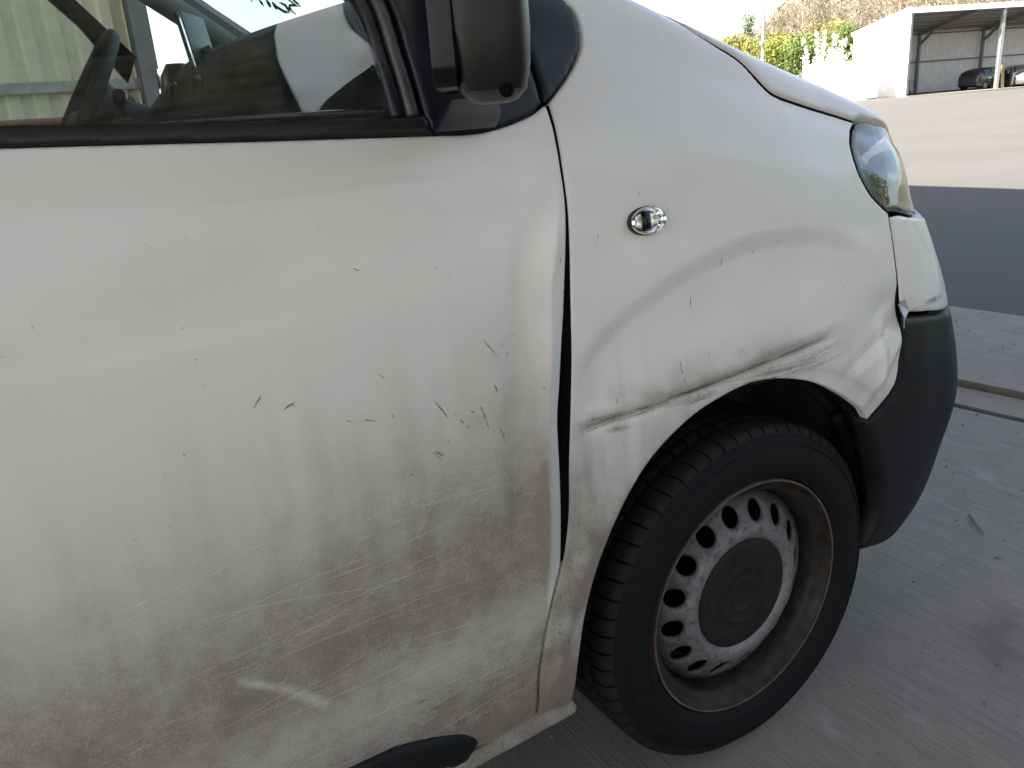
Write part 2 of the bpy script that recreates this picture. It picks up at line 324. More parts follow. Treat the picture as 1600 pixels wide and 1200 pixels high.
def pchip_eval(X,Y,x):
    h=np.diff(X); d=np.diff(Y,axis=0)/h.reshape(-1,*[1]*(Y.ndim-1))
    m=np.zeros_like(Y)
    w1=(2*h[1:]+h[:-1]).reshape(-1,*[1]*(Y.ndim-1)); w2=(h[1:]+2*h[:-1]).reshape(-1,*[1]*(Y.ndim-1))
    with np.errstate(all='ignore'):
        mm=(w1+w2)/(w1/d[:-1]+w2/d[1:])
    m[1:-1]=np.where(d[:-1]*d[1:]>0,mm,0); m[0]=d[0]; m[-1]=d[-1]
    i=np.clip(np.searchsorted(X,x)-1,0,len(X)-2)
    t=((x-X[i])/h[i]); t=np.clip(t,0,1).reshape(-1,*[1]*(Y.ndim-1)); hh=h[i].reshape(t.shape)
    return Y[i]*(2*t**3-3*t**2+1)+m[i]*hh*(t**3-2*t**2+t)+Y[i+1]*(-2*t**3+3*t**2)+m[i+1]*hh*(t**3-t**2)
def S(u,v):
    """body surface: u = metres along the plan outline (0 at the axle), v = row number 0..10 up the section"""
    u=np.asarray(u,float).ravel(); v=np.clip(np.asarray(v,float).ravel(),0,9.9999)
    R=pchip_eval(_U,_R,u)      # n,11,2
    i=np.floor(v).astype(int); t=(v-i)[:,None]; n=np.arange(len(u))
    g=lambda j: R[n,np.clip(j,0,10)]
    p0,p1,p2,p3=g(i-1),g(i),g(i+1),g(i+2)
    q=.5*(2*p1+(p2-p0)*t+(2*p0-5*p1+4*p2-p3)*t**2+(3*p1-p0-3*p2+p3)*t**3)
    bx=np.interp(u,_us,_bx); by=np.interp(u,_us,_by); ph=np.interp(u,_us,_ph)
    return np.stack([bx-np.sin(ph)*q[:,0],by+np.cos(ph)*q[:,0],q[:,1]],-1)
def normal(u,v,e=2e-3):
    a=S(u+e,v)-S(u-e,v); b=S(u,v+e*4)-S(u,v-e*4)
    n=np.cross(a,b); return n/np.linalg.norm(n,axis=1,keepdims=True)   # outward (-y on side)
YC = .93
QT = np.array([0, .13, .34, .54, .72, .85, .94, 1.04, 1.16, 1.5, 1.95]); QR = np.arange(11.)
v2q = lambda v: np.interp(v, QR, QT)
q2v = lambda q: np.interp(q, QT, QR)
def smooth_seg(pts, h):
    """Catmull-Rom through (u,q) points, resampled at about h; last point left out"""
    P = np.array(pts, float)
    if len(P) == 2: n = max(1, int(np.hypot(*(P[1]-P[0]))/h)); return P[0]+(P[1]-P[0])*(np.arange(n)/n)[:, None]
    Q = np.vstack([2*P[0]-P[1], P, 2*P[-1]-P[-2]]); out = []
    for i in range(1, len(Q)-2):
        p0, p1, p2, p3 = Q[i-1:i+3]; n = max(1, int(np.ceil(np.hypot(*(p2-p1))/h)))
        t = (np.arange(n)/n)[:, None]
        out.append(.5*(2*p1+(p2-p0)*t+(2*p0-5*p1+4*p2-p3)*t**2+(3*p1-p0-3*p2+p3)*t**3))
    return np.vstack(out)
def contour(segs, h):
    C = []
    for i, s in enumerate(segs):
        a = [(u, float(v2q(v))) for u, v in s]; nx = segs[(i+1) % len(segs)][0]; nx = (nx[0], float(v2q(nx[1])))
        if np.hypot(a[-1][0]-nx[0], a[-1][1]-nx[1]) > 1e-6:
            C.append(smooth_seg(a, h)); C.append(smooth_seg([a[-1], nx], h))
        else: C.append(smooth_seg(a, h))
    C = np.vstack(C); d = np.hypot(*(C-np.roll(C, 1, 0)).T); return C[d > h*.2]
def panel(name, segs, h, mat, parent, disp=None, off=0., shrink=0., round_=.004, rdep=.0025, thick=.014, field=None, mirror=False, ch=None, smooth=True):
    C = contour(segs, ch or h)
    A = np.roll(C, -1, 0); area = .5*np.sum(C[:, 0]*A[:, 1]-A[:, 0]*C[:, 1])
    if area < 0: C = C[::-1].copy()
    if shrink:
        t = np.roll(C, -1, 0)-np.roll(C, 1, 0); t /= np.linalg.norm(t, axis=1, keepdims=True)+1e-12; C = C+shrink*np.stack([-t[:, 1], t[:, 0]], 1)
    lo, hi = C.min(0), C.max(0); us = np.arange(lo[0]+h/2, hi[0], h); G = []
    A, B = C, np.roll(C, -1, 0)
    for j, q in enumerate(np.arange(lo[1]+h/2, hi[1], h*.87)):
        m = (A[:, 1] > q) != (B[:, 1] > q)
        if not m.any(): continue
        xs = np.sort(A[m, 0]+(q-A[m, 1])/(B[m, 1]-A[m, 1])*(B[m, 0]-A[m, 0])); uu = us+(h/2 if j % 2 else 0)
        ins = np.searchsorted(xs, uu) % 2 == 1; G.append(np.stack([uu[ins], np.full(ins.sum(), q)], 1))
    G = np.vstack(G) if G else np.zeros((0, 2))
    kd = KDTree(len(C))
    for i, c in enumerate(C): kd.insert((c[0], c[1], 0), i)
    kd.balance()
    D = np.array([kd.find((g[0], g[1], 0))[2] for g in G]) if len(G) else np.zeros(0)
    G = G[D > .5*h]
    n = len(C); allp = [Vector(p) for p in C]+[Vector(p) for p in G]
    vo, eo, fo, *_ = delaunay_2d_cdt(allp, [], [list(range(n))], 1, 1e-6)
    P2 = np.array([tuple(p) for p in vo]); F = [tuple(f) for f in fo]
    u, v = P2[:, 0], q2v(P2[:, 1])
    D = np.array([kd.find((p[0], p[1], 0))[2] for p in P2])
    X = S(u, v); Nn = normal(u, v)
    dd = np.full(len(u), 0.) + (off(u, X[:, 2]) if callable(off) else off)
    if disp is not None: dd = dd+disp(u, X[:, 2])
    if round_: dd = dd-rdep*np.clip(1-D/round_, 0, 1)**2
    X = X+Nn*dd[:, None]
    # flange
    if thick:
        cnt = {}
        for f in F:
            for a, b in ((f[0], f[1]), (f[1], f[2]), (f[2], f[0])):
                k = (a, b) if a < b else (b, a); cnt[k] = cnt.get(k, 0)+1; cnt[(k, 'd')] = (a, b)
        be = [cnt[(k, 'd')] for k in list(cnt) if not isinstance(k[1], str) and cnt[k] == 1]
        idx = sorted({a for e in be for a in e}); mp = {a: len(X)+i for i, a in enumerate(idx)}
        X = np.vstack([X, X[idx]-Nn[idx]*thick]); u = np.concatenate([u, u[idx]]); v = np.concatenate([v, v[idx]])
        F += [(b, a, mp[a], mp[b]) for a, b in be]
    at = field(u, X[:, 2]) if field else None
    if mirror: X = X*[1, -1, 1]+[0, 2*YC, 0]; F = [f[::-1] for f in F]
    return raw(name, X, F, mat, parent, smooth, attrs=at)
def seg_field(u, z, segs, width, soft=.6, wob=0, seed=0):
    """max over line segments of a soft line mask; segs rows (u0,z0,u1,z1[,w[,s]])"""
    out = np.zeros(len(u))
    for k, s in enumerate(segs):
        w = s[4] if len(s) > 4 else width; st = s[5] if len(s) > 5 else 1.
        m = (u > min(s[0], s[2])-w*2-.01) & (u < max(s[0], s[2])+w*2+.01) & (z > min(s[1], s[3])-w*2-.01) & (z < max(s[1], s[3])+w*2+.01)
        if not m.any(): continue
        a = np.array(s[:2]); d = np.array(s[2:4])-a; L2 = d@d+1e-12
        p = np.stack([u[m], z[m]], 1)-a; t = np.clip(p@d/L2, 0, 1); L = math.sqrt(L2)
        bow = wob*L*np.sin(np.pi*t)*(1 if k % 2 else -1); nn = np.array([-d[1], d[0]])/L
        r = np.abs((p-t[:, None]*d)@nn-bow); e = np.linalg.norm(p-t[:, None]*d, axis=1); r = np.where((t <= 0) | (t >= 1), e, r)
        out[m] = np.maximum(out[m], st*np.clip(1-(r/w), 0, 1)**soft*(1-.5*np.abs(2*t-1)))
    return out
_zt = S(np.full(2000, -.6), np.linspace(0, 9.9, 2000))[:, 2]; zv = lambda v: float(np.interp(v, np.linspace(0, 9.9, 2000), _zt))
zl = lambda L: [(a, zv(b), c, zv(d), *r) for a, b, c, d, *r in L]
DARK= [(-0.8, 3.813, -0.79, 3.888), (-0.768, 3.763, -0.755, 3.788), (-0.683, 3.563, -0.665, 3.526), (-0.51, 3.913, -0.493, 3.763), (-0.562, 3.438, -0.538, 3.263), (-0.585, 3.551, -0.57, 3.413), (-0.583, 3.288, -0.57, 3.238), (-0.598, 3.238, -0.578, 3.138), (-0.48, 3.726, -0.475, 3.776), (-0.468, 3.888, -0.463, 3.901), (-0.665, 3.901, -0.66, 3.926), (-0.653, 3.851, -0.645, 3.788), (-0.635, 3.126, -0.623, 3.076), (-0.605, 3.251, -0.585, 3.138), (-0.88, 3.638, -0.878, 3.626), (-0.74, 3.401, -0.738, 3.401), (-0.525, 3.463, -0.515, 3.263), (-0.538, 3.426, -0.528, 3.351), (-0.387, 4.501, -0.385, 4.426), (-0.5, 3.563, -0.498, 3.501), (-0.433, 3.451, -0.427, 3.438), (-0.76, 3.788, -0.755, 3.763), (-0.7, 3.588, -0.695, 3.563), (-0.5, 3.263, -0.493, 3.151), (-0.643, 3.538, -0.64, 3.513), (-0.19, 3.376, -0.185, 3.163), (-0.16, 3.876, -0.16, 3.738), (-0.21, 3.138, -0.215, 2.938), (-0.215, 2.938, -0.218, 2.676), (-0.35, 3.201, -0.35, 3.076), (-0.308, 3.788, -0.305, 3.726), (-0.095, 4.214, -0.095, 4.026), (0.005, 4.289, 0.007, 4.264), (-0.08, 4.214, -0.078, 4.201), (-0.32, 4.651, -0.32, 4.551), (-0.305, 3.251, -0.308, 3.013), (0.19, 3.576, 0.208, 3.626), (-0.025, 4.151, -0.022, 4.126), (0.03, 4.214, 0.032, 4.189), (-0.052, 4.264, -0.05, 4.251), (-0.073, 3.263, -0.062, 3.313), (-0.045, 3.201, -0.038, 3.263), (-0.135, 3.388, -0.133, 3.251), (0.292, 3.013, 0.315, 3.013), (0.057, 3.226, 0.065, 3.276), (-0.06, 4.626, -0.055, 4.701)]
SMEAR= [(-0.368, 3.038, -0.29, 3.038, 0.01, 0.8), (-0.29, 3.038, -0.213, 3.051, 0.01, 0.5), (-0.213, 3.076, -0.115, 3.088, 0.006, 0.9), (-0.115, 3.088, -0.002, 3.126, 0.006, 0.8), (-0.002, 3.126, 0.137, 3.176, 0.006, 0.7), (-0.193, 2.988, -0.115, 3.001, 0.004, 0.5), (-0.1, 3.051, 0.137, 2.988, 0.004, 0.45), (0.042, 2.988, 0.17, 3.101, 0.003, 0.5), (-0.073, 3.263, 0.057, 3.226, 0.016, 0.25), (-0.312, 3.226, -0.193, 3.113, 0.018, 0.3), (-0.32, 2.951, -0.285, 2.938, 0.006, 0.7), (-0.213, 3.001, -0.155, 2.976, 0.006, 0.35), (0.057, 2.913, 0.208, 2.988, 0.003, 0.5)]
WHITE= [(-0.87, 2.138, -0.828, 1.988, 0.008), (-0.828, 1.988, -0.78, 1.775, 0.011)]

DARK = zl(DARK); SMEAR = zl(SMEAR); WHITE = zl(WHITE)
_r = random.Random(3)
HAIR = []   # long faint rub marks across the lower door
for i in range(150):
    u0 = _r.uniform(-1.05, -.45); z0 = _r.uniform(.30, .80)-.10*(-.45-u0); L = _r.choice((.03, .05, .08, .15, .28)); sl_ = _r.gauss(.06, .10)
    HAIR.append((u0, z0, u0+L, z0+L*sl_, .0022, _r.uniform(.15, .7)))
for i in range(50):
    u0 = _r.uniform(-1.05, -.42); z0 = _r.uniform(.30, .72); L = _r.uniform(.008, .02); a = _r.uniform(.2, 1.2)
    HAIR.append((u0, z0, u0+L*math.cos(a), z0+L*math.sin(a), .0022, _r.uniform(.4, .9)))
SPECK = []
for i in range(160):
    u0 = _r.uniform(-1.1, .34); z0 = _r.uniform(.45, 1.1); a = _r.uniform(-1.5, -.3); L = abs(_r.gauss(0, .003))
    SPECK.append((u0, z0, u0+L*math.cos(a), z0+L*math.sin(a), .0021, _r.uniform(.25, .8)))
DRIP = []
for i in range(70):
    u0 = _r.uniform(-.36, .1); z0 = _r.uniform(.42, .70); L = _r.uniform(.02, .07)
    DRIP.append((u0, z0, u0+L*_r.uniform(-.05, .35), z0-L, .0022, _r.uniform(.25, .75)))
def door_field(u, z):
    zb = np.interp(u, [-1.1, -.9, -.75, -.42], [.69, .71, .74, .80])
    n1 = fbm(u*9, z*9, 1); st = fbm(u*48, z*3.5, 5); n2 = fbm(u*34, z*34, 21)
    d = .07+.10*(n1-.4)+.93*sstep(zb+.24, zb-.20, z+(st-.5)*.07+(n1-.5)*.07)
    lo = np.interp(u, [-1.1, -.45], [.41, .50])
    d *= 1-.30*np.exp(-((z-lo)/.06)**2)*sstep(.30, .65, fbm(u*5, z*12, 9)+.1)
    d += .22*sstep(.44, .32, z)*n2*sstep(-.85, -.6, u)
    d += .10*sstep(1.02, 1.12, z)*sstep(-.70, -.5, u)*fbm(u*40, z*40, 13)
    d *= .84+.30*n2; ur = ridge_u(z); d *= 1-.55*sstep(ur-.004, ur+.006, u)*sstep(1.1, 1.0, z)  # film thinned on the folded lip: the light it catches, put into colour
    d += .3*np.exp(-np.abs(u-ur+.006)/.012)*sstep(.80, .68, z)*sstep(.5, .6, z)
    d = np.clip(d-.25*seg_field(u, z, WHITE, .01, 1), 0, 1.1)
    rub = .8*seg_field(u, z, WHITE, .01, .9)*sstep(.32, .6, fbm(u*30+z*60, z*150-u*50, 31))
    spl = sstep(.52, .30, z)*sstep(-.85, -.55, u)*sstep(.3, .6, fbm(u*14, z*22, 17))
    return dict(dirt=d, rub=rub, nick=np.zeros(len(u)), splash=spl)
def fender_field(u, z):
    n1 = fbm(u*10, z*10, 2); st = fbm(u*60, z*4, 6)
    zb = np.interp(u, [-.4, -.1, .3], [.80, .71, .62])
    d = .09+.10*(n1-.4)+.85*sstep(zb+.12, zb-.25, z+(st-.5)*.15)*(.6+.6*n1)
    sm = seg_field(u, z, SMEAR, .01, .8)*sstep(.12, .6, fbm(u*40, z*90, 12)+.1)
    d = d+1.0*sm+.45*np.exp(-((z-.785)/.03)**2)*sstep(-.36, -.2, u)*sstep(.2, .0, u)*n1*1.6
    d = d*(.65+.55*fbm(u*28, z*28, 22)); d += .35*sstep(.5, .3, z)*fbm(u*30, z*30, 14)
    rc = np.hypot(u, z-.335); d += .30*np.exp(-np.abs(rc-.415)/.012)
    nick = np.zeros(len(u))
    return dict(dirt=np.clip(d, 0, 1.1), rub=.4*seg_field(u, z, SMEAR[2:5], .004, 1)*(fbm(u*80, z*80, 4) > .6), nick=nick, splash=sstep(.55, .3, z)*.8)
def clean_field(u, z):
    return dict(dirt=.08+.10*fbm(u*10, z*10, 3), rub=np.zeros(len(u)), nick=np.zeros(len(u)), splash=np.zeros(len(u)))
def bumper_field(u, z):
    d = .10+.12*fbm(u*12, z*12, 3)+.5*seg_field(u, z, [(.40, .772, .56, .775, .008, 1), (.45, .93, .52, .86, .003, .8)], .005, .7)*fbm(u*60, z*60, 5)*1.5
    return dict(dirt=d, rub=np.zeros(len(u)), nick=.85*seg_field(u, z, [(.47, .778, .54, .776, .006, 1), (.375, .772, .42, .772, .003, .6), (.42, .93, .46, .945, .0025, .7)], .004, .6)*sstep(.2, .5, fbm(u*90, z*120, 5)), splash=np.zeros(len(u)))
_RZ = np.array([.50, .537, .604, .692, .793, .887, .962, 1.018, 1.057, 1.12]); _RU = np.array([-.442, -.440, -.438, -.433, -.425, -.413, -.403, -.390, -.378, -.362])
ridge_u = lambda z: np.interp(z, _RZ, _RU)-.002
def gauss(u, z, cu, cz, su, sz): return np.exp(-((u-cu)/su)**2-((z-cz)/sz)**2)
def door_disp(u, z):
    ur = ridge_u(z); w = sstep(1.10, .98, z)*sstep(.51, .60, z)
    x = u-ur
    ue = np.interp(z, [.5, .565, .7, .78, .88, 1.0, 1.1], [-.424, -.416, -.409, -.407, -.393, -.373, -.363]); d = w*(np.where(x > 0, .007-.010*np.clip(x/np.maximum(ue-ur, .006), 0, 1.2), .007*np.exp(-np.abs(np.minimum(x, 0))/.014))-.004*np.exp(-((x+.040)/.022)**2))
    d += w*.003*np.sin(z*38)*np.exp(-(x/.02)**2)*sstep(.75, .9, z)
    d += w*.010*np.exp(-(x/.004)**2)*0
    d += .0013*sstep(1.122, 1.113, z-.014*sstep(-.50, -.38, u))*sstep(-.85, -.72, u)
    d += -.003*gauss(u, z, -.47, 1.03, .055, .075)-.003*gauss(u, z, -.60, .86, .14, .15)-.005*gauss(u, z, -.66, .58, .20, .08)+.003*gauss(u, z, -.75, .47, .3, .05)
    d += .0006*(fbm(u*6, z*6, 40)-.5)
    return d
def fender_disp(u, z):
    r = np.hypot(u, z-.335)
    d = (-.0085*sstep(.648, .612, r)+.013*sstep(.600, .44, r)+.003*sstep(.74, .655, r))*sstep(.66, .80, z)*sstep(.28, .12, u)*sstep(-.388, -.335, u)
    zc = .757+.028*sstep(-.3, .2, u)
    w = sstep(-.388, -.345, u)*sstep(.20, .10, u)
    d += w*(-.006*np.exp(-((z-zc)/.010)**2)-.007*sstep(zc+.004, zc-.012, z)*sstep(.60, .72, z)+.003*np.exp(-((z-zc-.02)/.012)**2))
    # crumpled corner against the bumper
    d += .009*gauss(u, z, .30, .70, .055, .045)-.009*gauss(u, z, .325, .800, .05, .026)-.005*gauss(u, z, .20, .745, .05, .03)
    def rid(u0, z0, u1, z1, w, h):
        dx, dz = u1-u0, z1-z0; L = math.hypot(dx, dz); t = ((u-u0)*dx+(z-z0)*dz)/L/L; e = np.abs((u-u0)*dz-(z-z0)*dx)/L; return h*np.clip(1-e/w, 0, 1)*sstep(-.15, .1, t)*sstep(1.15, .9, t)
    d += rid(.19, .70, .352, .775, .022, -.005)+rid(.24, .63, .352, .735, .020, .004)+rid(.29, .66, .30, .78, .016, .004)
    d += .010*sstep(.26, .36, u)*np.sin((z-.6)*55)*gauss(u, z, .33, .70, .06, .05)*.4
    d += .0014*(fbm(u*7, z*7, 41)-.5)
    d += -.004*gauss(u, z, -.30, .86, .06, .10)
    return d

# ------------------------------------------------------------------ the van
van = empty('van', (0, .93, 0), 0, 'white panel van with a dented dirty front door and crumpled front wing', 'van')
VM = Matrix.Translation((0, -.93, 0))
PENDING = []
def vpart(o, par=None):
    """parts are modelled in world metres; hang them under the van without moving them"""
    o.parent = par or van; o.matrix_parent_inverse = VM if par is None else Matrix.Identity(4); return o
DFRONT = [(-.364, 6.36), (-.362, 6.02), (-.365, 5.539), (-.366, 5.101), (-.369, 4.814), (-.374, 4.489), (-.383, 4.026), (-.393, 3.713), (-.4, 3.438), (-.408, 3.151), (-.41, 2.763), (-.413, 2.326), (-.418, 2.076), (-.428, 1.938), (-.443, 1.713), (-.455, 1.488), (-.463, 1.213), (-.461, .72)]
FREAR = [(-.3585, 6.40), (-.357, 6.039), (-.360, 5.451), (-.362, 4.951), (-.367, 4.489), (-.373, 4.014), (-.378, 3.601), (-.385, 3.226), (-.393, 2.838), (-.398, 2.501), (-.403, 2.313), (-.413, 2.076), (-.4235, 1.925), (-.4385, 1.713), (-.4505, 1.475), (-.4575, 1.213), (-.455, .69)]
TRIM = [(-.972, 6.402), (-.738, 6.252), (-.53, 6.127), (-.495, 6.105), (-.46, 6.114), (-.423, 6.177), (-.39, 6.277), (-.366, 6.40)]
RX = -1.38
door = vpart(panel('front_door', [TRIM[::-1][:-1]+[(-.972, 6.402), (RX, 6.62)], [(RX, 6.62), (RX, .60)], [(RX, .60), (-.61, .60), (-.545, .64), (-.461, .72)], DFRONT[::-1]], .003, M['paint'], None, door_disp, field=door_field, ch=.003, rdep=.0014, round_=.003))
TRIMF = [(-.3585, 6.43), (-.312, 6.814), (-.285, 7.064), (-.275, 7.239), (-.278, 7.439), (-.298, 7.527)]
ARCH = [(-.387, .6), (-.387, 1.15), (-.375, 1.588), (-.345, 1.988), (-.302, 2.338), (-.245, 2.613), (-.167, 2.838), (-.1, 2.938), (-.032, 2.976), (.042, 2.913), (.123, 2.763), (.195, 2.551), (.242, 2.376), (.265, 2.251)]
FBUMP = [(.265, 2.251), (.32, 2.388), (.35, 2.526), (.36, 2.701), (.361, 3.0), (.36, 3.176), (.36, 3.576), (.357, 4.139), (.357, 4.676)]
HLL = [(.357, 4.676), (.332, 4.826), (.297, 5.176), (.28, 5.701), (.287, 6.439), (.31, 6.864), (.35, 7.252)]
SHUT = [(.35, 7.252), (.26, 7.214), (.165, 7.164), (.123, 7.152), (.1, 7.202), (.077, 7.364), (.057, 7.539), (.035, 7.639), (.005, 7.70), (-.06, 7.95), (-.13, 8.30), (-.2, 8.5)]
FBOT = [(-.455, .69), (-.387, .6)]
fender = vpart(panel('front_wing', [FREAR, FBOT, ARCH, FBUMP, HLL, SHUT, [(-.2, 8.5), (-.38, 8.2)], [(-.38, 8.2), (-.345, 7.75), (-.298, 7.527)], TRIMF[::-1]], .003, M['paint'], None, fender_disp, field=fender_field, ch=.003, shrink=.0008, rdep=.0014, round_=.003))
cowl = vpart(panel('pillar_trim', [[(-.366, 6.44), (-.366, 6.839), (-.372, 7.152), (-.395, 7.6), (-.42, 8.0)], [(-.42, 8.0), (-.375, 8.0), (-.335, 7.75), (-.30, 7.535), (-.281, 7.439), (-.278, 7.239), (-.288, 7.064), (-.314, 6.82), (-.360, 6.45)]], .006, M['trim'], None, off=.0005))
sail = vpart(panel('mirror_sail', [[(-.531, 6.14), (-.495, 6.118), (-.46, 6.128), (-.423, 6.19), (-.39, 6.29), (-.371, 6.43)], [(-.371, 6.43), (-.373, 6.839), (-.379, 7.152), (-.402, 7.6), (-.43, 8.0)], [(-.43, 8.0), (-.60, 8.0)], [(-.60, 8.0), (-.552, 7.427), (-.538, 7.002), (-.535, 6.402), (-.531, 6.14)]], .006, M['trim'], None, off=.002), door)
belt = vpart(panel('belt_trim', [[(-.533, 6.14), (-.538, 6.36), (-.552, 6.37)], [(-.552, 6.37), (-.798, 6.502), (-.968, 6.602), (RX, 6.82)], [(RX, 6.82), (RX, 6.64)], [(RX, 6.64), (-.972, 6.415), (-.738, 6.265), (-.533, 6.14)]], .006, M['belt'], None, off=.004, thick=.02), door)
for k, (d0, d1, mt) in enumerate(((.004, .018, 'seal'), (.022, .036, 'trim'))):
    vpart(panel('window_seal', [[(-.538-d0, 6.40), (-.541-d0, 7.0), (-.555-d0, 7.43), (-.60-d0, 7.95)], [(-.60-d0, 7.95), (-.60-d1, 7.95)], [(-.60-d1, 7.95), (-.555-d1, 7.43), (-.541-d1, 7.0), (-.538-d1, 6.40)]], .005, M[mt], None, off=.001-.003*k, thick=.02, round_=.005, rdep=.003), door)
mould = vpart(panel('side_moulding', [[(RX, 1.26), (-.748, 1.23), (-.70, 1.225), (-.655, 1.17), (-.61, 1.07), (-.572, .888), (-.563, .75)], [(-.563, .75), (-.575, .70), (-.62, .66), (RX, .64)]], .008, M['bumper'], None, off=.012, thick=.016, round_=.014, rdep=.010), door)
sill = vpart(panel('sill_flange', [[(RX, .56), (-.61, .57), (-.545, .607), (-.455, .66), (-.385, .59)], [(-.385, .59), (-.376, .50), (-.383, .42)], [(-.383, .42), (-.423, .38), (-.493, .32), (-.582, .24), (RX, .2)]], .006, M['paint'], None, lambda u, z: .010*np.exp(-((z-np.interp(u, [-.6, -.38], [.256, .272]))/.010)**2), off=.004, field=fender_field, thick=.02, round_=.010, rdep=.008))
HLTOP = [(.35, 7.252), (.38, 7.389), (.405, 7.43), (.5, 7.50), (.65, 7.45), (.80, 7.2)]
HLREST = [(.80, 7.2), (.90, 6.7), (.92, 5.8), (.86, 5.0), (.65, 4.62), (.53, 4.60), (.447, 4.651), (.392, 4.71), (.357, 4.676)]
lamp = empty('headlight', (0, 0, 0)); vpart(lamp)
panel('lens', [HLL, HLTOP, HLREST], .008, M['lens'], lamp, shrink=.0048, thick=.006, off=-.001)
panel('housing', [HLL, HLTOP, HLREST], .012, M['lampgrey'], lamp, shrink=.008, thick=0, off=lambda u, z: -.045-.03*sstep(.4, .6, u), round_=.02, rdep=-.035)
for (u0, v0, r0) in ((.56, 6.0, .055), (.70, 5.6, .05)):
    c = S([u0], [v0])[0]; nrm = Vector((.75, -.62, .1)).normalized(); c = Vector(c)-Vector(normal(np.array([u0]), np.array([v0]))[0])*.03
    mb = MB().lathe([(r0, .0), (r0*.97, -.012), (r0*.8, -.032), (r0*.45, -.045), (.001, -.05)], 32, axis='z')
    o = mb.build('reflector', M['satinchrome'], lamp, True); o.matrix_local = Matrix.Translation(c) @ nrm.to_track_quat('Z', 'Y').to_matrix().to_4x4()
c = Vector(S([.40], [5.15])[0])+Vector((.0, .020, 0))
o = MB().lathe([(.001, .011), (.005, .010), (.008, .006), (.0085, -.006), (.001, -.008)], 16, axis='y').build('amber_bulb', M['amber'], lamp, True); o.location = c
WB = [(.3625, 4.60), (.363, 4.139), (.366, 3.576), (.366, 3.20)]
bump_off = lambda u, z: .001+.010*sstep(.42, .56, u)
ub = vpart(panel('bumper_cover', [WB, [(.366, 3.20), (.45, 3.09), (.57, 2.99), (.72, 2.96), (1.0, 2.95), (1.63, 2.95)], [(1.63, 2.95), (1.63, 4.7)], [(1.63, 4.7), (1.0, 4.8), (.86, 4.85), (.65, 4.56), (.53, 4.53), (.447, 4.58), (.40, 4.63), (.3625, 4.60)]], .006, M['paint'], None, off=bump_off, field=bumper_field, rdep=.0016, round_=.004))
lb = vpart(panel('bumper_lower', [[(.366, 3.12), (.45, 3.03), (.57, 2.94), (.72, 2.91), (1.0, 2.90), (1.63, 2.90)], [(1.63, 2.90), (1.63, .35)], [(1.63, .35), (.8, .3), (.5, .42), (.31, .788)], [(.31, .788), (.335, 1.113), (.337, 1.388), (.32, 1.663), (.282, 2.076), (.270, 2.22)], [(.270, 2.22), (.325, 2.36), (.355, 2.5), (.365, 2.7), (.366, 3.12)]], .008, M['bumper'], None, off=lambda u, z: .002+.011*sstep(.50, .60, u)*sstep(.40, .55, z), thick=.03, rdep=.006, round_=.012))
BON = [[(.35, 7.30), (.26, 7.262), (.165, 7.212), (.125, 7.20), (.104, 7.25), (.081, 7.412), (.061, 7.585), (.039, 7.69), (.008, 7.76), (-.056, 8.0), (-.126, 8.34), (-.2, 8.54)], [(-.2, 8.54), (-.2, 9.95)], [(-.2, 9.95), (.3, 9.95), (.8, 9.95), (1.63, 9.95)], [(1.63, 9.95), (1.63, 7.0)], [(1.63, 7.0), (1.2, 7.05), (.95, 7.15), (.80, 7.30), (.65, 7.52), (.5, 7.57), (.41, 7.49), (.38, 7.44), (.35, 7.30)]]
for mir in (False, True):
    vpart(panel('bonnet', BON, .012, M['paint'], None, off=.003, field=clean_field, shrink=.0010, mirror=mir, thick=.03, ch=.006, rdep=.0016, round_=.004))
# near-black backing sheets: shade inside the panel gaps put into their colour
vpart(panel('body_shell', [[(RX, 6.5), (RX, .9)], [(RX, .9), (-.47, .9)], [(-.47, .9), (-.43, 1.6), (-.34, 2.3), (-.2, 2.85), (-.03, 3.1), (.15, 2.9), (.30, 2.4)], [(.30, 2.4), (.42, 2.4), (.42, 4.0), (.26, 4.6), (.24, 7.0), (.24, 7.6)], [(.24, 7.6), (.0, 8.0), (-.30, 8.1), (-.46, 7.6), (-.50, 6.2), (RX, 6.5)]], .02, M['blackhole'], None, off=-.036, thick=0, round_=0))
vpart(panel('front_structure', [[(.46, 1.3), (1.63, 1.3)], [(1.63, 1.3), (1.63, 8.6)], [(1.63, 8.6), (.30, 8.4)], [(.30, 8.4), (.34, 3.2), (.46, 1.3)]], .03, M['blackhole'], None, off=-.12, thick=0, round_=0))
def gap_shade(name, line, wdt, off):  # near-black strip laid in a panel gap to paint the shade inside it
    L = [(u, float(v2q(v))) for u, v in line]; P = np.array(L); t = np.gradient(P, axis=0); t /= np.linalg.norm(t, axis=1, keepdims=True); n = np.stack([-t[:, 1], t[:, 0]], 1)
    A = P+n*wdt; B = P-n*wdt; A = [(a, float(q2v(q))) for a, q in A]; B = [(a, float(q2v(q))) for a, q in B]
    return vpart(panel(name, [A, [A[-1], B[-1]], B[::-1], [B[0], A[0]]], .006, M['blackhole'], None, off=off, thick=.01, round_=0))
gap_shade('bonnet_gap_shade', [(u, v+.02) for u, v in SHUT], .008, -.0018)
gap_shade('door_gap_shade', [(a[0]*.5+b[0]*.5, b[1]) for a, b in zip(DFRONT[:13], FREAR[:12]+[FREAR[11]])][:12], .010, -.0035)
gap_shade('headlight_gap_shade', HLL, .007, -.0022)
gap_shade('bumper_gap_shade', [(u+.003, v) for u, v in FBUMP[4:]], .006, -.0025)
